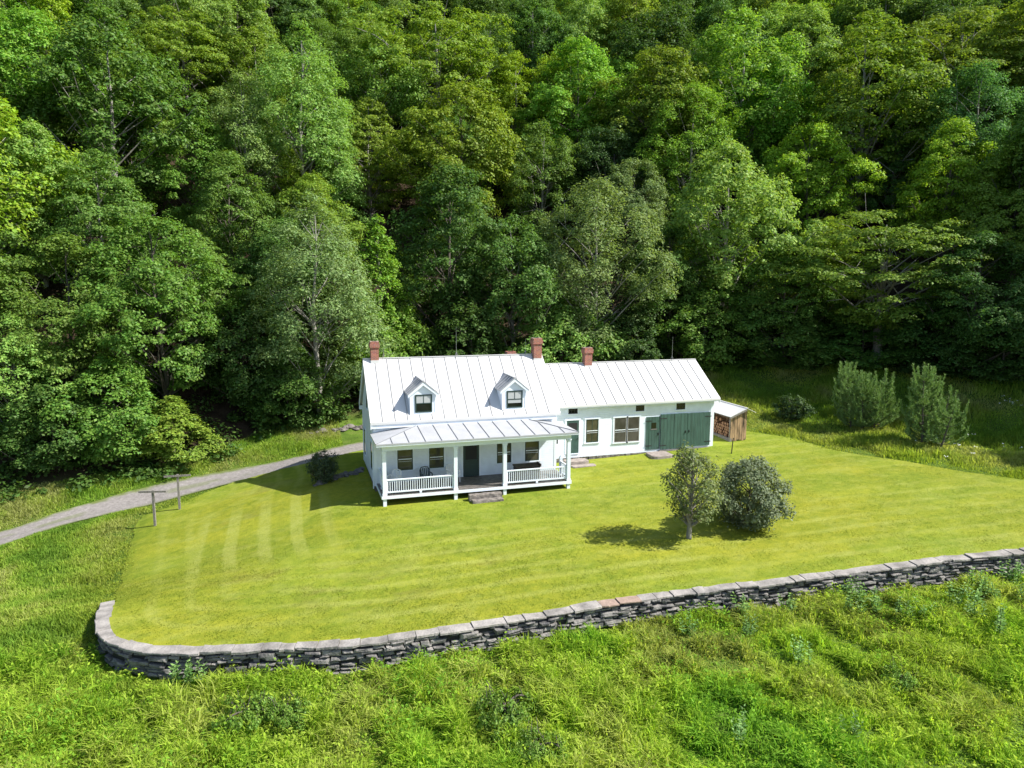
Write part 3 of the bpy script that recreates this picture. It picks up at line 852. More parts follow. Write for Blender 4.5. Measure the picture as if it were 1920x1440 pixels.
# railings
def railing(a, b, n, feet=(.5,)):
    a = Vector(a); b = Vector(b); U = Vector((0, 0, 1))
    mb = MB()
    mb.bar(a+U*.82, b+U*.82, .085, .06); mb.bar(a+U*.16, b+U*.16, .06, .075)
    for p, q_ in ((a, b), (b, a)):
        e = p+(q_-p).normalized()*.02; mb.bar(e+U*.13, e+U*.84, .04, .05, up=(0, 1, 0))
    rl = mb.build("railing", M_white, house)
    mb = MB()
    for k in range(n):
        p = a.lerp(b, (k+.5)/n); mb.bar(p+U*.19, p+U*.80, .036, .036, up=(0, 1, 0))
    bl = mb.build("baluster", M_white, rl)
    mb = MB()
    for t in feet:
        p = a.lerp(b, t); mb.box(p.x-.06, p.x+.06, p.y-.05, p.y+.05, .003, .125)
    mb.build("foot", M_white, rl)
railing((.37, YP, 0), (3.98, YP, 0), 30)
railing((6.98, YP, 0), (10.54, YP, 0), 30)
railing((.26, YP+.12, 0), (.26, -.05, 0), 17)
railing((10.65, YP+.12, 0), (10.65, -1.28, 0), 8)
mb = MB(); mb.box(10.57, 10.73, -1.28, -1.12, .002, 1.0); mb.box(10.55, 10.75, -1.30, -1.10, 1.0, 1.05); mb.tube([(10.65, -1.2, 1.05), (10.65, -1.2, 1.1), (10.65, -1.2, 1.19), (10.65, -1.2, 1.22)], [.05, .085, .07, .02], 10)
mb.build("newel_post", M_white, house)

# ------------------------------------------------------------------ things on and by the porch
def armchair(loc, rz, mat, name, label, group=None):
    t = empty(name, loc, rz); tag(t, label, "chair", group)
    mb = MB(); mb.hexa([(-.25, -.24, .40), (.25, -.24, .40), (.22, .22, .37), (-.22, .22, .37), (-.25, -.24, .43), (.25, -.24, .43), (.22, .22, .40), (-.22, .22, .40)])
    mb.build("seat", mat, t)
    mb = MB()
    for x in (-.2, -.1, 0, .1, .2):
        w = .035
        mb.hexa([(x-w, .20, .40), (x+w, .20, .40), (x+w, .225, .40), (x-w, .225, .40), (x*1.05-w, .33, .86), (x*1.05+w, .33, .86), (x*1.05+w, .35, .86), (x*1.05-w, .35, .86)])
    mb.tube([(-.27, .21, .42), (-.28, .30, .78), (-.2, .345, .90), (0, .355, .93), (.2, .345, .90), (.28, .30, .78), (.27, .21, .42)], .03, 6)
    mb.build("backrest", mat, t)
    for s in (-1, 1):
        mb = MB(); mb.tube([(s*.27, .24, .64), (s*.29, .0, .655), (s*.29, -.22, .64), (s*.275, -.25, .55)], .034, 6); mb.build("armrest", mat, t)
        mb = MB(); mb.tube([(s*.275, -.25, .60), (s*.27, -.27, .0)], [.034, .024], 6); mb.build("leg", mat, t)
        mb = MB(); mb.tube([(s*.25, .20, .44), (s*.27, .30, .0)], [.034, .024], 6); mb.build("leg", mat, t)
    return t
armchair((2.74, -.95, 0), R(6), M_gplastic, "porch_chair", "dark green plastic armchair on the porch between the two left windows")
armchair((.95, -1.0, 0), R(-38), M_plastic, "porch_chair", "white plastic armchair at the far left end of the porch")
armchair((4.30, -.85, 0), R(22), M_plastic, "porch_chair", "white plastic armchair on the porch left of the front door")
t = empty("storage_chest", (8.55, -1.25, 0)); tag(t, "dark brown wooden chest on the porch behind the right railing", "chest")
mb = MB(); mb.box(-.72, .72, -.3, .3, .06, .68)
for x in (-.66, .66):
    for y in (-.24, .24): mb.box(x-.05, x+.05, y-.05, y+.05, 0, .06)
mb.build("body", M_brown, t)
mb = MB(); mb.hexa([(-.77, -.34, .70), (.77, -.34, .70), (.77, .33, .72), (-.77, .33, .72), (-.77, -.34, .75), (.77, -.34, .75), (.77, .33, .79), (-.77, .33, .79)]); mb.box(.70, .77, -.34, .33, .79, .84)
mb.build("lid", M_brown, t)
def beam_step(name, x0, x1, y0, y1, z0, z1, label, group, seed, mat=M_stepwood):
    rr = random.Random(seed); mb = MB(); n = 9
    ring = []
    for k in range(n+1):
        x = lerp(x0, x1, k/n); j = lambda s=.02: rr.uniform(-s, s)
        ring.append([(x, y0+j(), z0), (x, y0+.02+j(), z1-.03+j(.01)), (x, y0+.06+j(), z1+j(.012)), (x, y1-.04+j(), z1+j(.012)), (x, y1+j(), z0)])
    b = len(mb.v)
    for rg in ring: mb.v += rg
    for k in range(n):
        for q_ in range(5):
            mb.f.append((b+k*5+q_, b+(k+1)*5+q_, b+(k+1)*5+(q_+1) % 5, b+k*5+(q_+1) % 5)); mb.m.append(0)
    mb.f.append(tuple(b+i for i in range(5))); mb.m.append(0); mb.f.append(tuple(b+n*5+i for i in reversed(range(5)))); mb.m.append(0)
    return tag(mb.build(name, mat), label, "step", group)
gs = float(zl(5.6, -3.2))
beam_step("timber_step", 4.72, 6.55, -3.05, -2.66, gs-.1, gs+.34, "upper old timber step in front of the porch opening", "porch steps", 1)
beam_step("timber_step", 4.80, 6.50, -3.50, -3.06, gs-.1, gs+.15, "lower old timber step lying on the grass before the porch", "porch steps", 2)
def slab(x0, x1, y0, y1, z1, label, seed, th=.35):
    rr = random.Random(seed); n = 14; cx, cy = (x0+x1)/2, (y0+y1)/2; ax, ay = (x1-x0)/2, (y1-y0)/2
    pts = []
    for k in range(n):
        a = 2*math.pi*k/n; c, s = math.cos(a), math.sin(a); e = .35
        pts.append((cx+ax*math.copysign(abs(c)**e, c)*rr.uniform(.93, 1.03), cy+ay*math.copysign(abs(s)**e, s)*rr.uniform(.93, 1.03)))
    mb = MB(); b = len(mb.v)
    mb.v += [(x, y, z1-th) for x, y in pts]+[(x, y, z1-.03) for x, y in pts]+[(cx+(x-cx)*.97, cy+(y-cy)*.97, z1+rr.uniform(-.008, .008)) for x, y in pts]
    for r_ in range(2):
        for k in range(n): mb.f.append((b+r_*n+k, b+r_*n+(k+1) % n, b+(r_+1)*n+(k+1) % n, b+(r_+1)*n+k)); mb.m.append(0)
    mb.f.append(tuple(b+2*n+k for k in range(n))); mb.m.append(0)
    return tag(mb.build("stone_slab", M_slab), label, "stone step")
slab(12.0, 13.6, 1.35, 2.12, float(zl(12.8, 1.7))+.22, "rough stone doorstep at the wing door beside the porch", 3)
slab(17.75, 19.35, .75, 2.08, float(zl(18.5, 1.3))+.17, "broad flat stone doorstep before the green plank door", 4, .3)
slab(12.2, 13.9, .75, 1.32, float(zl(12.8, 1.0))+.07, "low flat stone lying below the wing doorstep", 5, .2)

# ------------------------------------------------------------------ woodshed
t = empty("woodshed", (0, 0, 0)); tag(t, "small open woodshed of rough weathered boards with metal roof", "shed")
SX0, SX1, SY0, SY1 = 24.75, 26.05, 2.75, 6.9
szg = float(zl(25.3, 3))
SZ0 = szg+.08; SZE, SZR = 2.05, 2.52; SXR = 25.9
mb = MB(); rr = random.Random(9); n = 7; w = (SX1-SX0)/n
def shed_top(x): return lerp(SZE, SZR, (x-SX0)/(SXR-SX0)) if x < SXR else lerp(SZR, SZR-.12, (x-SXR)/.4)
for k in range(n):
    a, b = SX0+k*w, SX0+(k+1)*w-.012; zb = SZ0+rr.uniform(-.06, .05)
    mb.hexa([(a, SY0, zb), (b, SY0, zb), (b, SY0+.03, zb), (a, SY0+.03, zb), (a, SY0+rr.uniform(-.01, .01), shed_top(a)-.03), (b, SY0, shed_top(b)-.03), (b, SY0+.03, shed_top(b)-.03), (a, SY0+.03, shed_top(a)-.03)])
for k in range(20):
    a = SY0+.05+k*(SY1-SY0-.05)/20; b = a+(SY1-SY0-.05)/20-.01
    mb.box(SX1-.03, SX1, a, b, SZ0, SZR-.1)
for k in range(n):
    a, b = SX0+k*w, SX0+(k+1)*w-.03; mb.box(a, b, SY1-.03, SY1, SZ0+.35*(k % 3), shed_top(a)-.05)
mb.build("board_wall", M_oldwood, t)
mb = MB()
for y in (SY0+.08, SY1-.08): mb.box(SX0-.02, SX0+.09, y-.05, y+.05, SZ0-.3, SZE-.04)
mb.box(SX0-.05, SX0+.12, SY0-.02, SY1, SZ0-.14, SZ0+.14); mb.box(SX0, SX1, SY0+.04, SY1-.04, SZ0-.02, SZ0+.06); mb.box(SX0-.02, SX0+.06, SY0, SY1, SZE-.14, SZE-.03)
mb.build("frame", M_greywood, t)
mb = MB()
def rq(xa, za, xb, zb, th=.03): mb.hexa([(xa, SY0-.22, za-th), (xb, SY0-.22, zb-th), (xb, SY1+.2, zb-th), (xa, SY1+.2, za-th), (xa, SY0-.22, za), (xb, SY0-.22, zb), (xb, SY1+.2, zb), (xa, SY1+.2, za)])
rq(SX0-.18, SZE-.02, SXR, SZR+.05); rq(SXR+.002, SZR+.05, SXR+.72, SZR-.28)
mb.bar((SXR, SY0-.23, SZR+.06), (SXR, SY1+.21, SZR+.06), .1, .03)
mb.build("roof", M_roof, t)
mb = MB(); mb.bar((SX0-.18, SY0-.20, SZE-.12), (SXR, SY0-.20, SZR-.06), .03, .13); mb.build("rake_board", M_greywood, t)
rr = random.Random(12); lm = None; k = 0
spots = []
for row in range(6):
    for c in range(14):
        if row > 3 and (c < 2 or rr.random() < .25*(row-3)): continue
        spots.append((SY0+.35+c*.25+(.12 if row % 2 else 0), SZ0+.17+row*.2))
for (yy, zz) in spots:
    if lm is None:
        mb = MB(); mb.tube([(-.22, 0, 0), (.22, .01, 0)], [.105, .11], 7); mb.m[-2:] = [1, 1]; lm = mb.mesh("firewood_log", [M_log, M_logend])
    o = link("firewood_log", lm, None, (SX0+.48+rr.uniform(-.06, .06), yy+rr.uniform(-.02, .02), zz)); o.rotation_euler = (rr.uniform(0, 6), 0, rr.uniform(-.08, .08))
    tag(o, "split firewood log in the stack inside the woodshed", "firewood", "firewood logs stacked in the woodshed")
p = hit(1371, 851, zl); mb = MB(); mb.tube([(0, 0, -.2), (.12, .05, .85), (.17, .07, 1.05)], [.035, .03, .03], 6)
tag(mb.build("leaning_stake", M_iron, loc=(p[0], p[1], float(zl(p[0], p[1])))), "thin dark stake leaning in the lawn before the woodshed", "stake")

# ------------------------------------------------------------------ clothesline posts
def t_post(u, v, h, hw, ang, label):
    p = hit(u, v, lambda x, y: np.maximum(zl(x, y), zg(x, y)))
    t = empty("clothesline_post", (p[0], p[1], p[2]), ang); tag(t, label, "clothesline post", "clothesline posts")
    mb = MB(); mb.box(-.055, .055, -.055, .055, -.3, h); mb.build("post", M_greywood, t)
    mb = MB(); mb.box(-hw, hw, -.10, -.057, h-.12, h-.02); mb.build("crossbar", M_greywood, t)
    for sx in (-.8, -.3, .3, .8):
        mb = MB(); mb.tube([(sx*hw, -.13, h-.05), (sx*hw, -.17, h-.05), (sx*hw, -.18, h-.02)], .012, 5); mb.build("hook", M_iron, t)
t_post(291, 986, 2.0, .72, R(-12), "nearer grey T-shaped clothesline post at the lawn edge")
t_post(337, 955, 2.05, .70, R(-2), "further grey T-shaped clothesline post close to the drive")

# ------------------------------------------------------------------ dry stone wall
wall = empty("stone_wall", (WALLC[0][0], WALLC[0][1], 0)); tag(wall, "long curved dry stone retaining wall holding up the lawn", "stone wall")
W0 = np.array([WALLC[0][0], WALLC[0][1]])
wt = np.gradient(WALLC, axis=0); wt /= np.linalg.norm(wt, axis=1)[:, None]
wn_ = np.stack([wt[:, 1], -wt[:, 0]], 1)     # outward, away from the lawn
ws = np.arange(len(WALLC))*.25
def wp(s): return np.array([np.interp(s, ws, WALLC[:, 0]), np.interp(s, ws, WALLC[:, 1])])
def wnm(s):
    v = np.array([np.interp(s, ws, wn_[:, 0]), np.interp(s, ws, wn_[:, 1])]); return v/np.linalg.norm(v)
rr = random.Random(21)
def wall_stone(mb, s0, s1, z0, z1, d0, d1, jit):
    """irregular flat stone from s0 to s1 along the wall, its face d1 out from the centre line"""
    P = []
    j = lambda a=jit: rr.uniform(-a, a)
    for z in (z0, z1):
        for s, d in ((s0, d1), (s1, d1), (s1, d0), (s0, d0)):
            c = wp(s+j()) + wnm(s)*(d+j()) - W0
            P.append((c[0], c[1], z+j(.5*jit)))
    # chamfered front: split the face with a proud middle line
    mb.hexa(P)
    c0 = [Vector(P[i]) for i in (0, 1, 5, 4)]
    nv = wnm((s0+s1)/2); o = Vector((nv[0], nv[1], 0))*rr.uniform(.005, .05)
    cen = sum(c0, Vector())/4
    q_ = [cen+(p-cen)*Vector((.72, .72, .55)) + o for p in c0]
    for i in range(4): mb.poly([c0[i], c0[(i+1) % 4], q_[(i+1) % 4], q_[i]])
    mb.poly(q_)
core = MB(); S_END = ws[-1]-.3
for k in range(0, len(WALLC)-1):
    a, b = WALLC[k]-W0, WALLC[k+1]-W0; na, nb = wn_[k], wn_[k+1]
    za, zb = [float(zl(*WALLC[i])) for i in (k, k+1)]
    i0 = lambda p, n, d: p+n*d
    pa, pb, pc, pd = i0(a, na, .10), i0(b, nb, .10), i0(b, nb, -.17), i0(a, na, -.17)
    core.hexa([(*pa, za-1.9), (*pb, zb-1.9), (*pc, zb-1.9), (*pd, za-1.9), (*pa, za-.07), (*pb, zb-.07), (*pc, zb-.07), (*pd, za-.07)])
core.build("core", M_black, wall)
mb = MB()
for lay in range(15):
    s = .02+rr.uniform(0, .3)
    while s < S_END:
        ln = rr.choice([rr.uniform(.16, .4), rr.uniform(.3, .75)])
        x, y = wp(s); top = float(zl(x, y))+.0; bot = float(zg(*(wp(s)+wnm(s)*.5)))-.25
        h = .105; z1 = top-lay*h-.012+.03*math.sin(s*1.3+lay)
        if z1 > bot:
            hh = rr.uniform(.055, .115) if rr.random() < .85 else rr.uniform(.12, .2)
            if rr.random() > .09: wall_stone(mb, s, min(s+ln-.02, S_END+.2), z1-hh, z1+rr.uniform(-.02, .01), .05, .19+.05*(lay/10)+rr.uniform(-.10, .07), .04)
        s += ln+rr.uniform(.0, .05)
for lay in range(9):   # squared-off left end
    x, y = WALLC[0]; z1 = float(zl(x, y))-lay*.1-.02; d = -.2
    while d < .17:
        w = rr.uniform(.15, .3); c0 = -W0+wp(0)+wnm(0)*d; c1 = -W0+wp(0)+wnm(0)*min(d+w, .19); tdir = Vector((-wt[0][0], -wt[0][1], 0))*rr.uniform(.03, .08)
        A = Vector((c0[0], c0[1], z1-.085)); B = Vector((c1[0], c1[1], z1-.085)); up = Vector((0, 0, .075))
        mb.hexa([A+tdir, B+tdir, B-tdir, A-tdir, A+tdir+up, B+tdir+up, B-tdir+up, A-tdir+up]); d += w
mb.build("stonework", M_stone, wall)
s = -.05; k = 0
while s < S_END:
    ln = rr.choice([rr.uniform(.45, .8), rr.uniform(.7, 1.25)]) if s > 9 else rr.uniform(.75, 1.15)
    e = min(s+ln, S_END+.3)
    mb = MB(); j = lambda a=.025: rr.uniform(-a, a); tilt = j(.045); th = rr.uniform(.05, .10)
    nseg = 3; rows = []
    jo, ji = j(.06), j(.04); lift = j(.014)
    for q_ in range(nseg+1):
        ss = lerp(s+.008, e-.008, q_/nseg); c = wp(max(ss, 0))-W0; n_ = wnm(max(ss, 0)); zz = float(zl(*(c+W0)))+.045+lift+tilt*(q_/nseg-.5)+j(.008)
        if ss < 0: c = c+wt[0]*ss
        o, i_ = c+n_*(.265+jo+j(.03)), c-n_*(.18+ji+j(.03))
        rows.append([(*o, zz-th), (*o, zz-.015), (*(o-n_*.02), zz+j(.006)), (*i_, zz+.01+j(.006)), (*i_, zz-th)])
    b = len(mb.v)
    for r_ in rows: mb.v += r_
    for q_ in range(nseg):
        for p_ in range(5): mb.f.append((b+q_*5+p_, b+q_*5+(p_+1) % 5, b+(q_+1)*5+(p_+1) % 5, b+(q_+1)*5+p_)); mb.m.append(0)
    mb.f.append(tuple(b+p_ for p_ in reversed(range(5)))); mb.m.append(0); mb.f.append(tuple(b+nseg*5+p_ for p_ in range(5))); mb.m.append(0)
    uu, _v = project((*(wp(max(s, 0)+ln/2)), -.8))
    red = 1128 < uu < 1180
    o = mb.build("capstone", M_capred if red else M_cap, wall)
    if red: o["label"] = "reddish capstone"
    s = e; k += 1
wall.location = (W0[0], W0[1], 0)

# loose field stones beside the house and behind the drive
def rock_mesh(seed, r):
    rr = np.random.default_rng(seed)
    import bmesh
    bm = bmesh.new(); bmesh.ops.create_icosphere(bm, subdivisions=2, radius=1)
    sc = rr.uniform(.7, 1.3, 3)*[1.25, 1, .55]; ph = rr.uniform(0, 6, 6)
    for v in bm.verts:
        f = 1+.14*math.sin(v.co.x*3+ph[0])+.13*math.sin(v.co.y*4+ph[1])+.12*math.sin(v.co.z*5+ph[2])
        v.co = Vector((v.co.x*sc[0]*f*r, v.co.y*sc[1]*f*r, max(v.co.z, -.6)*sc[2]*f*r))
    me = bpy.data.meshes.new("field_stone"); bm.to_mesh(me); bm.free(); me.materials.append(M_rock); return me
ROCKS = [rock_mesh(i, .22) for i in range(5)]
rr = random.Random(31)
def rock_row(pa, pb, n, spread, label, group, f, smin=.7, smax=1.7):
    for k in range(n):
        t_ = (k+.5)/n; x = lerp(pa[0], pb[0], t_)+rr.uniform(-spread, spread); y = lerp(pa[1], pb[1], t_)+rr.uniform(-spread, spread)
        o = link("field_stone", ROCKS[k % 5], None, (x, y, float(f(x, y))+.03)); s_ = rr.uniform(smin, smax); o.scale = (s_, s_, s_); o.rotation_euler = (0, 0, rr.uniform(0, 6))
        tag(o, label, "stone", group)
rock_row((-2.9, 2.6), (-.3, 4.1), 34, .26, "grey field stone in the low row running from the gable to the bush", "stones in the row by the gable", zl, .35, 1.15)
rock_row((-3.0, 12.9), (1.6, 14.4), 24, .30, "pale field stone in the heap along the bank behind the drive", "stones heaped behind the drive", zg, .6, 1.6)
#@@P3
# ------------------------------------------------------------------ trees
def unit(v): return v/np.maximum(np.linalg.norm(v, axis=-1, keepdims=True), 1e-9)
def leaf_quads(c, n, size, rg, wide=.62):
    """kite-shaped leaves, slightly folded, one island each"""
    N_ = len(c); a = unit(rg.normal(size=(N_, 3))); t = unit(np.cross(n, a)); b = np.cross(n, t)
    L_ = size[:, None]; W = L_*wide*.5
    fold = n*L_*rg.uniform(-.12, .18, (N_, 1))
    v = np.stack([c-t*L_*.5, c+b*W+fold, c+t*L_*.5, c-b*W+fold], 1)
    return v.reshape(-1, 3), np.arange(4*N_).reshape(-1, 4)
def tubes(paths, n=5):
    V = []; F = []; o = 0
    ang = np.arange(n)*2*math.pi/n
    for pts, rad in paths:
        pts = np.asarray(pts, float); d = unit(np.gradient(pts, axis=0))
        a = np.where(abs(d[:, :1]) < .8, [[1., 0, 0]], [[0, 1., 0]])
        e1 = unit(np.cross(d, a)); e2 = np.cross(d, e1)
        ring = pts[:, None]+(e1[:, None]*np.cos(ang)[None, :, None]+e2[:, None]*np.sin(ang)[None, :, None])*np.asarray(rad)[:, None, None]
        m = len(pts); V.append(ring.reshape(-1, 3))
        k = np.arange(m-1)[:, None]*n; j = np.arange(n)[None]
        F.append((o+np.stack([k+j, k+(j+1) % n, k+n+(j+1) % n, k+n+j], -1)).reshape(-1, 4)); o += m*n
    return np.concatenate(V), np.concatenate(F)
def crown_prof(t, kind):
    if kind == 'round': return np.sin(np.pi*np.clip(t*.93+.07, 0, 1))**.62
    if kind == 'cone': return (1-t)**.75*np.clip(t*6+.25, 0, 1)
    if kind == 'oval': return np.sin(np.pi*np.clip(t*.9+.1, 0, 1))**.8*(1.12-.35*t)
    if kind == 'flat': return np.clip(t*2.2+.2, 0, 1)*np.sqrt(np.clip(1.08-t**3, 0, 1))
    return np.sin(np.pi*np.clip(t, 0, 1))**.5
def tree_meshes(name, seed, H, Rc, base, kind, nc, lpc, leaf, flat, rc, bark, spread=.5, limbs=26, trunk_r=.22, lean=0., gap=.0, wide=.62, upn=.55):
    rg = np.random.default_rng(seed)
    ph = rg.uniform(0, 6.28, 6)
    cs = []; tries = 0
    while len(cs) < nc and tries < 9000:
        tries += 1
        t = rg.random(); th = rg.uniform(0, 2*math.pi)
        lob = 1+.22*math.sin(2*th+ph[0]+4*t)+.18*math.sin(3*th+ph[1]-7*t)+.13*math.sin(5*th+ph[2]+12*t)
        rmax = Rc*float(crown_prof(np.array(t), kind))*lob
        fr = spread+(1-spread)*math.sqrt(rg.random())
        z = base+(H-base)*t*.97
        p = np.array([rmax*fr*math.cos(th), rmax*fr*math.sin(th), z])
        if gap and math.sin(3.1*p[0]/Rc*2+ph[3])+math.sin(2.7*p[1]/Rc*2+ph[4])+math.sin(9*t+ph[5]) < -2+gap*2: continue
        r_ = rc*rg.uniform(.65, 1.35)*(1-.35*t if kind == 'cone' else 1)
        if any(np.sum(((p-c)/(1, 1, .75))**2) < (.62*(r_+q)*.75)**2 for c, q in cs): continue
        cs.append((p, r_))
    LV = []; LN = []; LS = []
    for p, r_ in cs:
        n_ = int(lpc*(r_/rc)**1.6)
        d = unit(rg.normal(size=(n_, 3))); d[:, 2] = np.where(d[:, 2] < -.25, -d[:, 2], d[:, 2])
        q = d*(rg.random((n_, 1))**.45)
        lum = 1+.28*np.sin(d[:, :1]*4+ph[0]+p[0])*np.sin(d[:, 1:2]*5+ph[1]+p[1])
        out = unit(np.array([p[0], p[1], (p[2]-base)*.35])+1e-6)
        pos = p+q*lum*np.array([r_, r_, r_*flat])
        pos[:, 2] -= .22*r_*np.hypot(q[:, 0], q[:, 1])**2      # sprays droop at their rims
        LV.append(pos); LN.append(unit(d*.7+np.array([0, 0, upn*.8])+out*.45+rg.normal(size=(n_, 3))*.5)); LS.append(leaf*rg.uniform(.6, 1.35, n_))
    v, f = leaf_quads(np.concatenate(LV), np.concatenate(LN), np.concatenate(LS), rg, wide)
    crown = mesh_np(name+"_crown", v, [f], [M_leaf])
    # trunk and limbs
    n_ = 9; tz = np.linspace(-1.2, H*.9, n_); wob = np.cumsum(rg.normal(size=(n_, 2))*.09*H/15, axis=0); wob -= wob[1]
    tp = np.stack([wob[:, 0]+lean*tz, wob[:, 1], tz], 1); tr = trunk_r*np.linspace(1.25, .12, n_)**1.0
    paths = [(tp, tr)]
    order = rg.permutation(len(cs))[:limbs]
    for i in order:
        p, r_ = cs[i]; hd = math.hypot(p[0], p[1])
        z0 = np.clip(p[2]-.75*hd-rg.uniform(0, .12)*H, (base*.55 if kind != 'flat' else H*rg.uniform(.25, .62)), H*.8)
        s = np.array([np.interp(z0, tz, tp[:, 0]), np.interp(z0, tz, tp[:, 1]), z0])
        e = p-np.array([0, 0, r_*.1]); m = (s+e)/2+np.array([0, 0, (.18 if kind == 'flat' else -.05)*hd])+rg.normal(size=3)*.13*hd
        u_ = np.linspace(0, 1, 6)[:, None]
        c_ = (1-u_)**2*s+2*u_*(1-u_)*m+u_**2*e
        r0 = max(.03, trunk_r*.42*(1-z0/H))
        paths.append((c_, np.linspace(r0, .018, 6)))
        for _ in range(2):
            k = rg.integers(2, 5); e2 = c_[k]+rg.normal(size=3)*r_*.8+np.array([0, 0, .3*r_])
            paths.append((np.linspace(c_[k], e2, 3), np.linspace(r0*.4, .012, 3)))
    tv, tf = tubes(paths)
    trunk = mesh_np(name+"_trunk", tv, [tf], [bark], smooth=True)
    return crown, trunk

PROTO = {
 # name: (crown, trunk, height, radius)
}
def proto(key, name, kindword, *a, **k):
    c, t = tree_meshes(key, *a, **k); PROTO[key] = dict(c=c, t=t, H=a[1], R=a[2]*1.08, name=name, word=kindword)
proto("maple_a", "maple_tree", "round-crowned", 1, 15.5, 5.0, 2.2, 'round', 235, 190, .235, .75, .90, M_bark, limbs=40, gap=.46)
proto("maple_b", "maple_tree", "broad", 2, 16.5, 5.4, 2.6, 'oval', 250, 185, .235, .70, .92, M_bark, limbs=40, gap=.50)
proto("maple_c", "maple_tree", "lobed", 3, 14.5, 4.9, 1.6, 'round', 215, 195, .23, .80, .92, M_palebark, limbs=38, gap=.44)
proto("ash_a", "ash_tree", "tall loose", 4, 18.0, 4.6, 3.0, 'oval', 220, 175, .22, .9, .88, M_palebark, limbs=44, gap=.55, wide=.45)
proto("ash_b", "ash_tree", "feathery", 5, 16.0, 4.2, 2.6, 'round', 205, 180, .215, .95, .85, M_palebark, limbs=40, gap=.52, wide=.45)
proto("beech_a", "beech_tree", "layered", 6, 15.0, 5.2, 1.5, 'oval', 230, 185, .23, .45, 1.0, M_palebark, limbs=40, gap=.50, upn=.7)
proto("birch_a", "birch_tree", "narrow pointed", 7, 14.0, 3.3, 1.3, 'cone', 165, 185, .21, .8, .78, M_palebark, limbs=24, gap=.18)
proto("locust_a", "locust_tree", "wide open-limbed", 8, 14.0, 6.8, 3.6, 'flat', 200, 200, .225, .35, 1.1, M_palebark, limbs=30, trunk_r=.36, gap=.48, upn=.9, spread=.25)
proto("understory_a", "understory_tree", "low dark", 9, 8.0, 3.4, .4, 'oval', 130, 170, .21, .85, .72, M_bark, limbs=20, gap=.25, upn=.7, trunk_r=.12)
proto("understory_b", "understory_tree", "low conical", 10, 7.0, 3.0, .3, 'cone', 130, 170, .20, .75, .66, M_bark, limbs=18, gap=.15, upn=.8, trunk_r=.12)

GREEN = {  # leaf colours by name
 "mid green": (0.152, 0.260, 0.041), "deep green": (0.104, 0.194, 0.035), "bright green": (0.205, 0.368, 0.041), "yellow-green": (0.266, 0.389, 0.030),
 "olive green": (0.203, 0.287, 0.035), "grey-green": (.195, .275, .085), "blue-green": (.125, .250, .062), "light green": (0.226, 0.349, 0.066), "dark green": (0.071, 0.134, 0.027)}
TREES = []   # dict(x, y, z, s, sz, key, colour, u, v, w)
rt = random.Random(77)
def add_tree(x, y, s, sz, key, colour, sink=.25):
    z = float(zg(x, y))-sink
    P = PROTO[key]
    for (px, py, pz) in ((35.2, 1.2, 1.2), (35.4, -3.4, .9), (34, 4, 1.5)):   # trees sunward of the young pines are shortened to let sunlight reach them
        ax, ay = x-px, y-py; al = ax*.917-ay*.399; pp = abs(-ax*.399-ay*.917)
        if 4 < al < 45 and pp < 6.5: sz = min(sz, max(.45*sz, (pz+1.6+al-z)/P['H']))
    u, v = project((x, y, z+P["H"]*sz)); dist = (np.array([x, y, z])-CAM)@_fw
    TREES.append(dict(x=x, y=y, z=z, s=s, sz=sz, key=key, colour=colour, u=u, v=v, w=2*P["R"]*s*F_PX/dist, d=dist))
def place_top(u, vt, w, key, colour, dmin=None):
    """a tree whose tip lies on the line of sight (u, vt) and whose crown is w photo pixels wide"""
    P = PROTO[key]; d = ray(u, vt); hx = math.hypot(d[0], d[1]); best = None
    g = []
    for dist in np.arange(36, 150, .5):
        x, y = CAM[0]+d[0]/hx*dist, CAM[1]+d[1]/hx*dist
        t, _ = polydist(TREELINE, np.array(x), np.array(y))
        if t < (.8 if dmin is None else dmin): continue
        fwd = dist*hx*(np.array([d[0], d[1], 0])@_fw/hx/hx)
        s = w/F_PX*max(fwd, 1)/2/P["R"]
        top = float(zg(x, y))+s*P["H"]; ztar = CAM[2]+d[2]/hx*dist
        g.append((dist, x, y, s, top-ztar, ztar))
    first = g[0]
    if first[4] > 0:      # already too tall at the edge of the wood: squash it
        _, x, y, s, df, zt = first
        sz = (zt-float(zg(x, y)))/P["H"]; add_tree(x, y, s, max(sz, .35*s), key, colour); return
    for a in g:
        if a[4] > 0:
            add_tree(a[1], a[2], a[3], a[3], key, colour); return
    a = min(g, key=lambda q_: -q_[4]); add_tree(a[1], a[2], a[3], a[3]*1.1, key, colour)
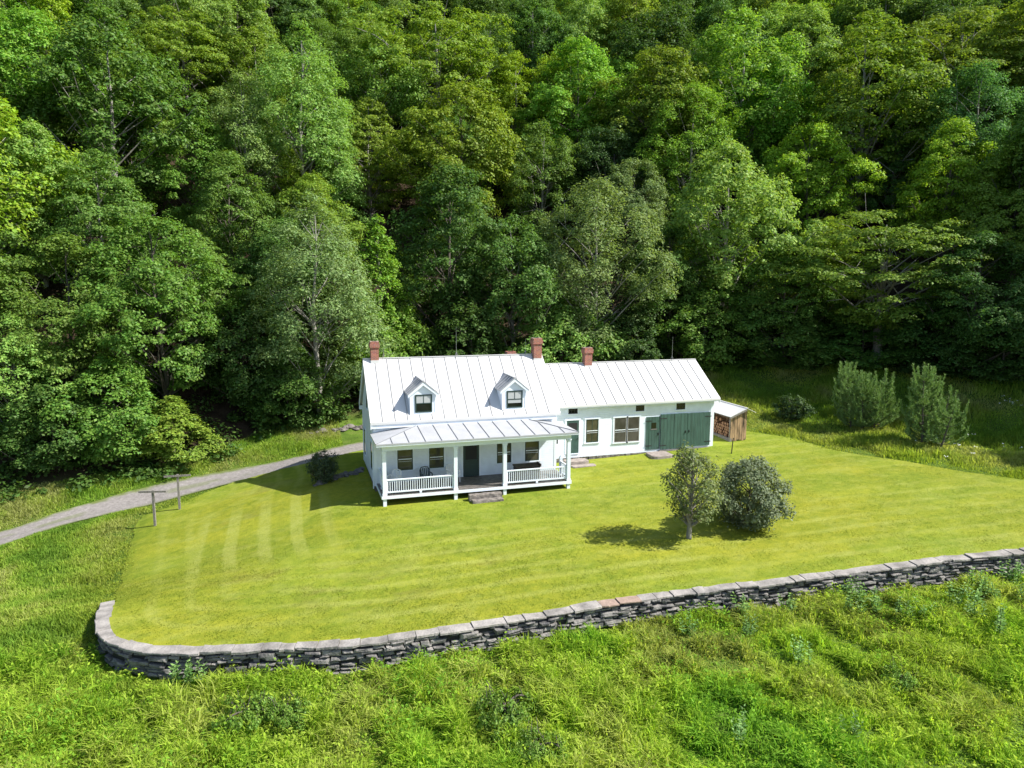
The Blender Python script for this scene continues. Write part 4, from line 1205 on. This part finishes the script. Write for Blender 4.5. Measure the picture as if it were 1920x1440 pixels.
SPEC = [
 (15, 580, 210, "maple_c", "light green"), (120, 430, 250, "maple_b", "mid green"), (285, 405, 260, "maple_a", "mid green"),
 (585, 352, 265, "ash_a", "grey-green"), (705, 392, 175, "birch_a", "bright green"), (455, 560, 190, "understory_a", "dark green"),
 (318, 735, 190, "understory_b", "olive green"), (200, 660, 210, "understory_a", "mid green"), (90, 700, 200, "understory_a", "deep green"),
 (845, 300, 270, "maple_b", "deep green"), (960, 400, 230, "maple_c", "deep green"), (1060, 545, 210, "understory_a", "light green"), (880, 560, 190, "understory_a", "dark green"),
 (1125, 325, 235, "ash_b", "grey-green"), (1085, 62, 195, "maple_b", "bright green"), (965, 88, 165, "beech_a", "yellow-green"),
 (820, 8, 310, "locust_a", "olive green"), (1235, 85, 215, "maple_a", "olive green"), (1370, 262, 270, "maple_c", "light green"),
 (1525, 228, 190, "maple_a", "yellow-green"), (1690, 215, 105, "birch_a", "blue-green"), (1795, 215, 205, "maple_b", "yellow-green"),
 (1845, 112, 170, "ash_b", "blue-green"), (1665, 385, 360, "locust_a", "olive green"), (1400, 15, 240, "maple_c", "bright green"),
 (1635, 8, 280, "beech_a", "olive green"), (1815, 15, 280, "locust_a", "olive green"), (45, 15, 240, "maple_a", "bright green"),
 (335, 22, 250, "locust_a", "olive green"), (240, 140, 150, "maple_c", "light green"), (455, 130, 180, "ash_b", "grey-green"),
 (525, 258, 120, "maple_c", "yellow-green"), (632, 200, 130, "birch_a", "light green"), (165, 60, 190, "maple_b", "mid green"),
 (560, 30, 220, "ash_a", "light green"), (700, 60, 190, "maple_c", "light green"), (690, 170, 170, "beech_a", "olive green"),
 (60, 230, 220, "maple_c", "light green"), (180, 265, 230, "beech_a", "mid green"), (360, 215, 170, "maple_a", "mid green"),
 (860, 150, 230, "maple_a", "olive green"), (1020, 225, 170, "maple_c", "mid green"), (1300, 150, 170, "ash_b", "bright green"),
 (1450, 120, 180, "maple_a", "bright green"), (1480, 430, 200, "maple_b", "mid green"), (1260, 420, 170, "maple_a", "deep green"),
 (1560, 400, 170, "beech_a", "yellow-green"), (1850, 420, 230, "maple_b", "deep green"), (1760, 560, 190, "understory_a", "dark green"),
 (1330, 520, 190, "understory_a", "mid green"), (1480, 560, 200, "understory_a", "deep green"), (1620, 580, 190, "understory_a", "deep green"),
 (1890, 580, 200, "understory_a", "dark green"), (730, 560, 170, "understory_a", "mid green"), (550, 640, 170, "understory_a", "deep green"),
 (1180, 560, 170, "understory_a", "dark green"), (1430, 640, 150, "understory_b", "deep green"), (1750, 660, 150, "understory_b", "dark green"),
]
for sp in SPEC: place_top(*sp, dmin=(1.6 if sp[0] == 318 else 2.4 if 'under' in sp[3] else 4.2) if sp[0] < 480 and sp[1] > 380 else None)
NSPEC = len(TREES)
GAPS = [(405, 430, 55), (1610, 290, 50), (1245, 450, 45), (690, 290, 45), (1190, 640, 60)]
cells = []
for gy_ in np.arange(-6, 110, 7.2):
    for gx_ in np.arange(-85, 150, 7.6):
        cells.append((gx_+rt.uniform(-2.2, 2.2)+(3.3 if int(gy_/7.2) % 2 else 0), gy_+rt.uniform(-2.2, 2.2)))
rt.shuffle(cells)
for x, y in cells:
    t = float(polydist(TREELINE, np.array(x), np.array(y))[0])
    if t < (5.0 if x < -4 else 2.5) or t > 80: continue
    z = float(zg(x, y)); dd = (np.array([x, y, z+8])-CAM)@_fw
    if dd < 20: continue
    u, v = project((x, y, z+8))
    if u < -180 or u > 2100 or v < -260 or v > 900: continue
    if any((x-q["x"])**2+(y-q["y"])**2 < (4.6 if i >= NSPEC else 5.4)**2 for i, q in enumerate(TREES)): continue
    key = rt.choices(["maple_a", "maple_b", "maple_c", "ash_a", "ash_b", "beech_a", "birch_a"], [5, 4, 5, 3, 3, 4, 1.5])[0]
    H = rt.uniform(14, 19.5); P = PROTO[key]; s = H/P["H"]*rt.uniform(.92, 1.1)
    ut, vt = project((x, y, z+H))
    if any(abs(ut-a) < c+45 and abs(vt+45-b) < c for a, b, c in GAPS): continue
    # do not hide the crowns placed above
    if any(q["d"] > dd-2 and abs(q["u"]-ut) < .42*q["w"] and q["v"]-25 < vt < q["v"]+.75*q["w"] for q in TREES[:NSPEC]):
        s *= .68; H *= .68
        ut, vt = project((x, y, z+H))
        if any(q["d"] > dd-2 and abs(q["u"]-ut) < .36*q["w"] and q["v"]-25 < vt < q["v"]+.55*q["w"] for q in TREES[:NSPEC]): continue
    warm = vt < 250
    colour = rt.choices(list(GREEN), [6, 5, 2.2 if warm else 1.2, 2.4 if warm else 1, 3 if warm else 1.6, 1.4, .6, 3, 2])[0]
    add_tree(x, y, s, H/P["H"], key, colour)
# the tall trees beyond the right edge whose shade falls on the bank and the lawn
for (x, y, H, key) in ((62, -17, 21, "maple_a"), (67, -5, 22, "maple_b"), (71, -14, 24, "ash_a"), (72, 0, 24, "maple_c"), (74, -9, 24, "maple_b"), (64, -22, 18, "maple_c"), (63, 6, 21, "maple_b")):
    P = PROTO[key]; add_tree(x, y, H/P["H"]*1.05, H/P["H"], key, "mid green")

BANDS = [(130, "at the left picture edge"), (270, "above the bend of the drive"), (400, "above the clothesline posts"), (520, "above the drive"), (630, "above the bush by the gable"),
         (735, "above the left chimney"), (830, "above the left dormer"), (920, "above the front door"), (985, "above the right dormer"), (1060, "above the middle chimney"), (1150, "above the wing chimney"),
         (1250, "above the paired windows"), (1345, "above the barn doors"), (1440, "above the woodshed"), (1560, "between woodshed and pines"), (1680, "above the first pine"), (1790, "above the second pine"), (1920, "at the right picture edge"), (1e9, "beyond the right edge")]
TIERS = [(-60, "past the picture top"), (60, "near the picture top"), (170, "high on the slope"), (280, "in the upper wood"), (390, "halfway up the wood"), (500, "in the lower wood"), (1e9, "at the wood's foot")]
ORD = ["", "second", "third", "fourth", "fifth", "sixth", "seventh", "eighth", "ninth", "tenth"]
TREES.sort(key=lambda q: q["u"])
seen = {}
for q in TREES:
    P = PROTO[q["key"]]
    band = next(b for a, b in BANDS if q["u"] < a); tier = next(b for a, b in TIERS if q["v"] < a)
    if q["u"] < 0: band = "beyond the left edge"
    lab = f'{P["word"]} {q["colour"]} tree {tier}, {band}'
    n_ = seen.get(lab, 0); seen[lab] = n_+1
    if n_: lab = f'{ORD[n_]} {lab}'
    e = empty(P["name"], (q["x"], q["y"], q["z"]), rt.uniform(0, 6.28)); e.scale = (q["s"], q["s"], q["sz"])
    tag(e, lab, "tree", "trees of the wood behind the house")
    c = link("crown", P["c"], e); v_ = rt.uniform(.86, 1.16); g_ = GREEN[q["colour"]]
    c.color = (g_[0]*v_*rt.uniform(.92, 1.08), g_[1]*v_, g_[2]*v_*rt.uniform(.85, 1.15), 1)
    link("trunk", P["t"], e)

# --- the two trees on the lawn, the gable bush, the young pines
def single(name, label, cat, u, v, key_args, colour, rz=0, f=zl, mat=M_leaf, scale=1):
    p = hit(u, v, f); e = empty(name, (p[0], p[1], p[2]), rz); tag(e, label, cat); e.scale = (scale,)*3
    c, t = tree_meshes(name, *key_args[0], **key_args[1])
    o = link("crown", c, e); o.color = (*colour, 1); link("trunk", t, e); return e
single("apple_tree", "small bare-stemmed fruit tree on the lawn casting a long shadow", "tree", 1293, 1010, ((41, 4.8, 1.34, 1.0, 'oval', 60, 95, .13, 1.15, .40, M_palebark), dict(limbs=50, gap=.70, trunk_r=.14, spread=.25, wide=.6, lean=-.03)), (.175, .215, .080), 1.0)
single("lilac_bush", "dense rounded grey-green bush on the lawn beside the fruit tree", "bush", 1400, 985, ((42, 3.3, 1.72, .10, 'round', 120, 150, .13, .95, .45, M_bark), dict(limbs=30, gap=.2, trunk_r=.08, spread=.5)), (.180, .220, .125), .4)
single("shrub", "small upright shrub by the stones at the house gable", "shrub", 606, 903, ((43, 1.9, .85, .05, 'oval', 60, 90, .13, 1.1, .28, M_bark), dict(limbs=30, gap=.35, trunk_r=.03, spread=.3, wide=.35)), (.080, .115, .050), .2)
single("shrub", "lone low shrub on the shaded bank behind the woodshed", "shrub", 1484, 786, ((44, 1.8, 1.2, .05, 'round', 50, 90, .16, .7, .36, M_bark), dict(limbs=16, gap=.1, trunk_r=.04)), (.070, .120, .034), .2, zg)

def pine(name, label, u, v, H, Rr, seed, leaders):
    p = hit(u, v, zg); e = empty(name, (p[0], p[1], p[2])); tag(e, label, "pine tree", "young pines on the bank")
    rg = np.random.default_rng(seed); paths = []; C_ = []; T_ = []; S_ = []
    def tuft(a, b, n_, ln):
        d = unit((b-a)[None])[0]; t = rg.random((n_, 1)); pos = a+(b-a)*t
        dirs = unit(d*.9+unit(rg.normal(size=(n_, 3)))*.75)
        C_.append(pos+dirs*ln*.5); T_.append(dirs); S_.append(np.full(n_, ln)*rg.uniform(.7, 1.2, n_))
    for (lx_, ly_, lh, lr) in leaders:
        top = np.array([lx_*1.15, ly_*1.15, lh]); base = np.array([lx_*.6, ly_*.6, -.3])
        paths.append((np.linspace(base, top, 6), np.linspace(.09, .015, 6)))
        tuft(top-[0, 0, .7], top+[0, 0, .45], 150, .19)
        z = .35
        while z < lh-.3:
            fz = z/lh; n_b = rg.integers(3, 6); a0 = rg.uniform(0, 6)
            for k in range(n_b):
                a = a0+2*math.pi*k/n_b+rg.normal()*.2; ln = lr*(1-fz)**.65*rg.uniform(.6, 1.3)+.25
                s = base+(top-base)*((z+.3)/(lh+.3)); dh = np.array([math.cos(a), math.sin(a), 0])
                m = s+dh*ln*.6+[0, 0, .05*ln]; t_ = s+dh*ln+np.array([0, 0, .5*ln+.15])
                u_ = np.linspace(0, 1, 5)[:, None]; c_ = (1-u_)**2*s+2*u_*(1-u_)*m+u_**2*t_
                paths.append((c_, np.linspace(.028*(1.2-fz), .008, 5)))
                for i in range(1, 4):
                    tuft(c_[i], c_[i+1], int(34*ln)+10, .15)
                    for sg in (-1, 1):
                        sd = np.array([-dh[1], dh[0], 0])*sg; q2 = c_[i]+(sd*.8+dh*.7)*ln*.28*rg.uniform(.7, 1.2)+np.array([0, 0, .16*ln+.05])
                        paths.append((np.linspace(c_[i], q2, 3), np.array([.012, .009, .006]))); tuft(c_[i], q2, int(26*ln)+8, .14)
                tuft(t_-dh*.1-[0, 0, .15], t_+dh*.05+[0, 0, .6], 80, .16)
            z += rg.uniform(.48, .7)
    c = np.concatenate(C_); T = np.concatenate(T_); S = np.concatenate(S_)
    side = unit(np.cross(T, rg.normal(size=T.shape)))*.014
    v = np.stack([c-T*S[:, None]*.5-side, c-T*S[:, None]*.5+side, c+T*S[:, None]*.5+side*.5, c+T*S[:, None]*.5-side*.5], 1).reshape(-1, 3)
    o = link("crown", mesh_np("pine_crown", v, [np.arange(len(v)).reshape(-1, 4)], [M_needle]), e); o.color = (.220, .330, .105, 1)
    tv, tf = tubes(paths, 4); link("trunk", mesh_np("pine_trunk", tv, [tf], [M_bark]), e)
    return e
pine("young_pine", "bushy many-topped young pine on the bank, nearer the woodshed", 1618, 806, 4.6, 2.2, 51, [(0, 0, 3.7, 1.5), (-1.5, .2, 4.6, 1.0), (1.3, -.2, 4.0, 1.1), (-.5, 1.2, 4.3, .9), (.3, -1.1, 3.2, 1.1), (-.9, -.7, 3.9, .8)])
pine("young_pine", "sparser blue-green young pine on the bank, further from the woodshed", 1738, 838, 5.2, 2.0, 52, [(-.5, .2, 5.2, 1.2), (1.1, .9, 4.7, .9), (.45, -1.2, 3.0, 1.2), (.3, .8, 4.9, .8), (1.5, .1, 3.6, .8)])

# ------------------------------------------------------------------ grass, weeds, undergrowth
def tint_mix(x, y, n_, rg, pal, scale=.22, o=0):
    a = fbm(x, y, scale, 40+o); b = fbm(x, y, scale*2.7, 50+o)
    pal = np.array(pal); k = np.clip((a-.5)*2.6+.5+rg.normal(size=n_)*.16, 0, .999)*(len(pal)-1); i = k.astype(int); f = (k-i)[:, None]
    c = pal[i]*(1-f)+pal[np.minimum(i+1, len(pal)-1)]*f
    return c*(rg.uniform(.72, 1.25, n_)*(.72+.56*b))[:, None]
def blades(name, x, y, z, h, w, rg, tint, bend=.6, lean_dir=None):
    n_ = len(x); th = rg.uniform(0, 6.283, n_)
    d = np.stack([np.cos(th), np.sin(th), np.zeros(n_)], 1)
    if lean_dir is not None: d = unit(d+lean_dir)
    sd = np.stack([-d[:, 1], d[:, 0], np.zeros(n_)], 1)
    ph2 = rg.uniform(0, 6.283, n_); sd = unit(sd*np.cos(ph2)[:, None]*.6+sd+d*np.sin(ph2)[:, None]*.8)*(w/2)[:, None]
    b = (bend*rg.uniform(.3, 1.3, n_))[:, None]; H_ = h[:, None]; U = np.array([0, 0, 1.])
    p0 = np.stack([x, y, z-.03], 1); p1 = p0+U*H_*.55+d*H_*.18*b; p2 = p0+U*H_*(1-.32*np.minimum(b, 1.4))+d*H_*.75*b
    V = np.stack([p0-sd, p0+sd, p1+sd*.9, p1-sd*.9, p2], 1).reshape(-1, 3)
    k = np.arange(n_)*5
    F4 = np.stack([k, k+1, k+2, k+3], 1); F3 = np.stack([k+3, k+2, k+4], 1)
    return mesh_np(name, V, [F4, F3], [M_grass], attrs={"tint": np.repeat(tint, 5, 0)})
rg = np.random.default_rng(101)
def in_frame(x, y, z, m=40):
    P = np.stack([x, y, z], 1)-CAM; zz = P@_fw; u = 960+F_PX*(P@_r2)/zz; v = 720-F_PX*(P@_u2)/zz
    return (zz > 5) & (u > -m) & (u < 1920+m) & (v > 0) & (v < 1440+2.2*m)
def wall_side(x, y):
    d, s = polydist(WALL, x, y); return -d, s      # positive outside (right of the path = below the wall)
PAL = [(.20, .39, .045), (.26, .45, .046), (.31, .48, .048), (.35, .49, .055), (.39, .50, .075), (.41, .47, .115)]
PALL = [(.17, .31, .045), (.25, .39, .055), (.32, .44, .070), (.37, .44, .105), (.39, .42, .15)]
def blend_lawn(t, ed, r, k):
    w = (k*np.exp(-ed/r)*rg.uniform(.5, 1.3, len(ed)))[:, None].clip(0, 1)
    return t*(1-w)+np.array([.30, .36, .045])*w
def scatter(n, x0, x1, y0, y1): return rg.uniform(x0, x1, n), rg.uniform(y0, y1, n)
# (a) the meadow below the wall
x, y = scatter(760000, -24, 36, -32, -12)
z = zg(x, y); o_, _ = wall_side(x, y)
keep = (o_ > .30) & in_frame(x, y, z) & (rg.random(len(x)) < .45+.55*sstep(.25, .6, fbm(x, y, .9, 60)))
x, y, z, o_ = x[keep], y[keep], z[keep], o_[keep]
lump = fbm(x, y, .55, 61); fine = fbm(x, y, 2.2, 62)
h = (.07+.24*sstep(.25, .75, lump)+.50*sstep(.36, .70, fbm(x, y, 1.5, 69))*(.5+fine))*rg.uniform(.55, 1.3, len(x))*(.75+.25*sstep(.2, 1.2, o_))
tn_ = tint_mix(x, y, len(x), rg, PAL)
tag(link("meadow_grass", blades("meadow_grass", x, y, z, h, rg.uniform(.020, .050, len(x)), rg, tn_, 1.0)), "long uneven grass of the meadow below the stone wall", "grass", kind="stuff")
x, y = scatter(150000, -24, 36, -32, -12)
z = zg(x, y); o_, _ = wall_side(x, y)
keep = (o_ > .3) & in_frame(x, y, z) & (rg.random(len(x)) < sstep(.35, .6, fbm(x, y, .45, 68))+.12); x, y, z = x[keep], y[keep], z[keep]
hh_ = (.07+.22*sstep(.25, .75, fbm(x, y, .55, 61))+.48*sstep(.36, .70, fbm(x, y, 1.5, 69))*(.5+fbm(x, y, 2.2, 62)))*rg.uniform(.5, 1.1, len(x))
v, f = leaf_quads(np.stack([x, y, z+hh_], 1), unit(np.array([[0, 0, .9]])+rg.normal(size=(len(x), 3))*.55), rg.uniform(.06, .17, len(x)), rg, .5)
tag(link("meadow_leaves", mesh_np("meadow_leaves", v, [f], [M_grass], attrs={"tint": np.repeat(tint_mix(x, y, len(x), rg, PAL[:5], .3, 8), 4, 0)})), "small broad leaves mixed through the meadow grass", "meadow plants", kind="stuff")
# (b) rough grass left of the lawn and between lawn and drive
x, y = scatter(620000, -34, -1, -15, 16)
z = zg(x, y); t_, _ = polydist(TREELINE, x, y); dd_, _ = polydist(drive_pts, x, y); o_, s_ = wall_side(x, y)
lawnin = on_lawn(x, y)
edge_d = np.abs(polydist(np.vstack([bound, bound[:1]]), x, y)[0])
keep = (~lawnin | (edge_d < 1.3*rg.random(len(x))**2.5)) & (np.abs(dd_) > .98+.25*(fbm(x, y, 1.5, 33)-.5)) & (t_ < 1.5) & in_frame(x, y, z) & ~((o_ > 0) & (o_ < .3) & (y < -10)) & (rg.random(len(x)) < .40+.6*sstep(.3, .6, fbm(x, y, .9, 63)))
x, y, z, ed, dd_ = x[keep], y[keep], z[keep], edge_d[keep], dd_[keep]
h = (.13+.20*sstep(.3, .75, fbm(x, y, .6, 64))+.26*fbm(x, y, 2.0, 65)**1.5)*rg.uniform(.6, 1.25, len(x))*(.42+.58*sstep(.0, 1.6, np.where(inside(bound, x, y), 0, ed)))*(.4+.6*sstep(1.0, 2.2, np.abs(dd_)))
tag(link("rough_grass", blades("rough_grass", x, y, z, h, rg.uniform(.02, .045, len(x)), rg, blend_lawn(tint_mix(x, y, len(x), rg, PALL, .3, 3), ed, 1.6, .75), .7)), "rough grass left of the lawn along both sides of the drive", "grass", kind="stuff")
# (c) the bank on the right and behind the wing
x, y = scatter(520000, 4, 66, -16, 20)
z = zg(x, y); t_, _ = polydist(TREELINE, x, y)
lawnin = on_lawn(x, y); edge_d = np.abs(polydist(bound, x, y)[0])
o_, s_ = wall_side(x, y)
keep = (~lawnin | (edge_d < 1.3*rg.random(len(x))**2)) & (t_ < 1.5) & (t_ > -17) & in_frame(x, y, z) & (o_ < 0) & (rg.random(len(x)) < .5+.5*sstep(.3, .6, fbm(x, y, .7, 66)))
x, y, z, ed = x[keep], y[keep], z[keep], edge_d[keep]
h = (.15+.45*sstep(.3, .75, fbm(x, y, .5, 67)))*rg.uniform(.6, 1.25, len(x))*np.where(inside(bound, x, y), .45, .6+.4*sstep(0, 1.5, ed))
tag(link("bank_grass", blades("bank_grass", x, y, z, h, rg.uniform(.03, .06, len(x)), rg, blend_lawn(tint_mix(x, y, len(x), rg, PALL, .25, 5), ed, 3.5, .7), .7)), "tall grass and flowers of the bank right of the lawn", "grass", kind="stuff")
# (c2) the mown turf itself: short blades over the nearer lawn
x, y = scatter(900000, -12.5, 40, -17.5, 4)
near = np.hypot(x-CAM[0], y-CAM[1])
keep = on_lawn(x, y) & (rg.random(len(x)) < np.clip(26/near-.15, .25, 1)) & ~((x > .0) & (x < 11) & (y > -2.7)) & ~((x > 10.8) & (y > 2.1))
x, y = x[keep], y[keep]
wdq = np.abs(polydist(WALL, x, y)[0]); ii = wdq > .32; x, y = x[ii], y[ii]
ci = np.clip(((x+13)/.10).astype(int), 0, len(lx)-1); ri = np.clip(((y+18.5)/.10).astype(int), 0, len(ly)-1); vi = ids[ri, ci]
ok = vi >= 0; x, y, vi = x[ok], y[ok], vi[ok]
tv_ = np.clip(mow[vi]*.55+.30+rg.normal(size=len(x))*.20, 0, 1)
cr = np.array([(.072, .118, .018), (.148, .195, .023), (.265, .295, .042)]); kk = tv_*1.999; k0 = kk.astype(int); fr_ = (kk-k0)[:, None]
tc_ = cr[k0]*(1-fr_)+cr[np.minimum(k0+1, 2)]*fr_
pp2 = pale[vi][:, None]*.9; tc_ = tc_*(1-pp2)+np.array([.30, .325, .078])*pp2
dd2 = (np.clip(dry[vi], 0, 1)*.7)[:, None]; tc_ = tc_*(1-dd2)+np.array([.15, .125, .045])*dd2
z = LZ[ins][vi]
tag(link("lawn_turf", blades("lawn_turf", x, y, z, rg.uniform(.03, .075, len(x))*(.7+.6*fbm(x, y, 1.2, 81)), rg.uniform(.016, .034, len(x)), rg, tc_*1.25, 1.5)), "short mown turf of the lawn before the house", "grass", kind="stuff")
# (d) leafy undergrowth along the edge of the wood
arc = np.concatenate([[0], np.cumsum(np.hypot(*np.diff(TREELINE, axis=0).T))])
C_ = []; N_ = []; S_ = []
for k in range(950):
    s = rg.uniform(arc[2], arc[-4]); px, py = np.interp(s, arc, TREELINE[:, 0]), np.interp(s, arc, TREELINE[:, 1])
    i = np.searchsorted(arc, s)-1; dv_ = TREELINE[i+1]-TREELINE[i]; dv_ /= np.linalg.norm(dv_); nn_ = np.array([-dv_[1], dv_[0]])
    off = rg.uniform(-.3, 9); px, py = px+nn_[0]*off, py+nn_[1]*off
    r_ = rg.uniform(.35, .95); zz = float(zg(px, py)); n_ = int(90*r_)
    d = unit(rg.normal(size=(n_, 3))); d[:, 2] = abs(d[:, 2])
    C_.append(np.array([px, py, zz+.1])+d*np.array([r_, r_, r_*rg.uniform(.6, 1.3)])*rg.random((n_, 1))**.4); N_.append(unit(d*.5+[0, 0, .7]+rg.normal(size=(n_, 3))*.4)); S_.append(rg.uniform(.16, .34, n_))
v, f = leaf_quads(np.concatenate(C_), np.concatenate(N_), np.concatenate(S_), rg)
M_under = leaf_mat("undergrowth_leaf", (.085, .155, .028))
tag(link("undergrowth", mesh_np("undergrowth", v, [f], [M_under])), "leafy undergrowth along the foot of the wood", "undergrowth", kind="stuff")
# (e) white flowers on the right bank
M_flower = principled("white_flower", (.75, .76, .70), .8)
C_ = []
for (u, v, n_, s_) in ((1745, 838, 7, 8), (1800, 842, 8, 20), (1783, 792, 4, 14), (1830, 855, 6, 30), (1895, 770, 12, 14), (1760, 850, 5, 22)):
    for _ in range(n_):
        p = hit(u+rg.normal()*s_, v+rg.normal()*s_*.4); C_.append(p+[0, 0, rg.uniform(.5, .8)])
C_ = np.array(C_); vv = []
for c in C_:
    for _ in range(5): vv.append(c+rg.normal(size=3)*[.05, .05, .02])
vv = np.array(vv); v, f = leaf_quads(vv, unit(np.array([[0, -.3, 1.]])+rg.normal(size=vv.shape)*.3), rg.uniform(.05, .10, len(vv)), rg, 1.0)
tag(link("wildflowers", mesh_np("wildflowers", v, [f], [M_flower])), "white wildflowers dotted over the right bank", "flowers", kind="stuff")

# (f) broad-leaved weeds and dark brambles in the meadow
def weed_mesh(seed, h):
    rg2 = np.random.default_rng(seed); c = []; n_ = []; s_ = []; paths = []
    for _ in range(5):
        bx, by = rg2.normal(size=2)*.16; hh = h*rg2.uniform(.7, 1.1); ln = rg2.normal(size=2)*.1
        pts = np.array([[bx, by, -.05], [bx+ln[0]*.5, by+ln[1]*.5, hh*.5], [bx+ln[0], by+ln[1], hh]]); paths.append((pts, [.014, .011, .006]))
        for k in range(16):
            t = .2+.8*k/15; q_ = np.array([bx, by, 0])+np.array([ln[0]*t, ln[1]*t, hh*t]); a = k*2.4; out = np.array([math.cos(a), math.sin(a), .25])
            L_ = .20*(1.15-.6*t); c.append(q_+out*L_*.55); n_.append(unit((np.array([-out[0]*.5, -out[1]*.5, 1])+rg2.normal(size=3)*.2)[None])[0]); s_.append(L_*1.25)
    v, f = leaf_quads(np.array(c), np.array(n_), np.array(s_), rg2, .42)
    tv, tf = tubes(paths, 4)
    return mesh_np("weed_leaves", v, [f], [M_leaf]), mesh_np("weed_stem", tv, [tf], [M_leaf])
WM = [weed_mesh(i, hh) for i, hh in enumerate((.85, 1.0, .75, 1.1))]
WEEDS = [(1480,1130),(1492,1245),(1585,1100),(1598,1160),(1612,1135),(1640,1150),(1692,1165),(1728,1168),(1788,1140),(1828,1112),(1832,1135),(1820,1160),(1848,1125),(1862,1128),(1878,1192),(1905,1075),(1912,1130),(1895,1060),(1295,1198),(1400,1200),(1395,1135),(1600,1390),(1390,1400),(330,1268),(365,1272)]
WEEDS.sort()
ORDL = ["leftmost", "second", "third", "fourth", "fifth", "sixth", "seventh", "eighth", "ninth", "tenth", "eleventh", "twelfth", "thirteenth", "fourteenth", "fifteenth", "sixteenth", "seventeenth", "eighteenth", "nineteenth", "twentieth", "twenty-first", "twenty-second", "twenty-third", "twenty-fourth", "rightmost"]
rr = random.Random(61)
for k, (u, v) in enumerate(WEEDS):
    p = hit(u, v)
    while wall_side(p[0], p[1])[0] < .55: v += 5; p = hit(u, v)
    lm, sm_ = WM[k % 4]
    e = empty("weed_plant", tuple(p), rr.uniform(0, 6)); s_ = rr.uniform(.85, 1.2); e.scale = (s_,)*3
    tag(e, f"leafy weed in the meadow below the wall, {ORDL[k]} counted from the left", "weed", "leafy weeds in the meadow")
    a = link("foliage", lm, e); a.color = (*(np.array([.22, .36, .11])*rr.uniform(.75, 1.2)), 1); b = link("stem", sm_, e); b.color = (.08, .13, .04, 1)
BRAMBLES = [(465,1352,1.0,"dark bramble clump near the bottom of the meadow, left of its twin"), (540,1348,.85,"dark bramble clump near the bottom of the meadow, right of its twin"), (945,1352,1.1,"largest dark bramble clump in the middle of the meadow"), (1005,1420,.9,"dark bramble clump at the bottom edge in the middle"), (1690,1285,.8,"dark bramble clump far right in the meadow")]
bm_c, bm_t = tree_meshes("bramble", 71, .55, .95, .02, 'flat', 60, 75, .085, .75, .22, M_bark, limbs=24, gap=.2, trunk_r=.02, spread=.25)
for k, (u, v, s_, lab) in enumerate(BRAMBLES):
    p = hit(u, v); e = empty("bramble", tuple(p), rr.uniform(0, 6)); e.scale = (s_, s_*.8, s_*1.15); tag(e, lab, "bramble", "brambles in the meadow")
    a = link("foliage", bm_c, e); a.color = (*(np.array([.17, .28, .040])*rr.uniform(.85, 1.2)), 1); link("stem", bm_t, e)
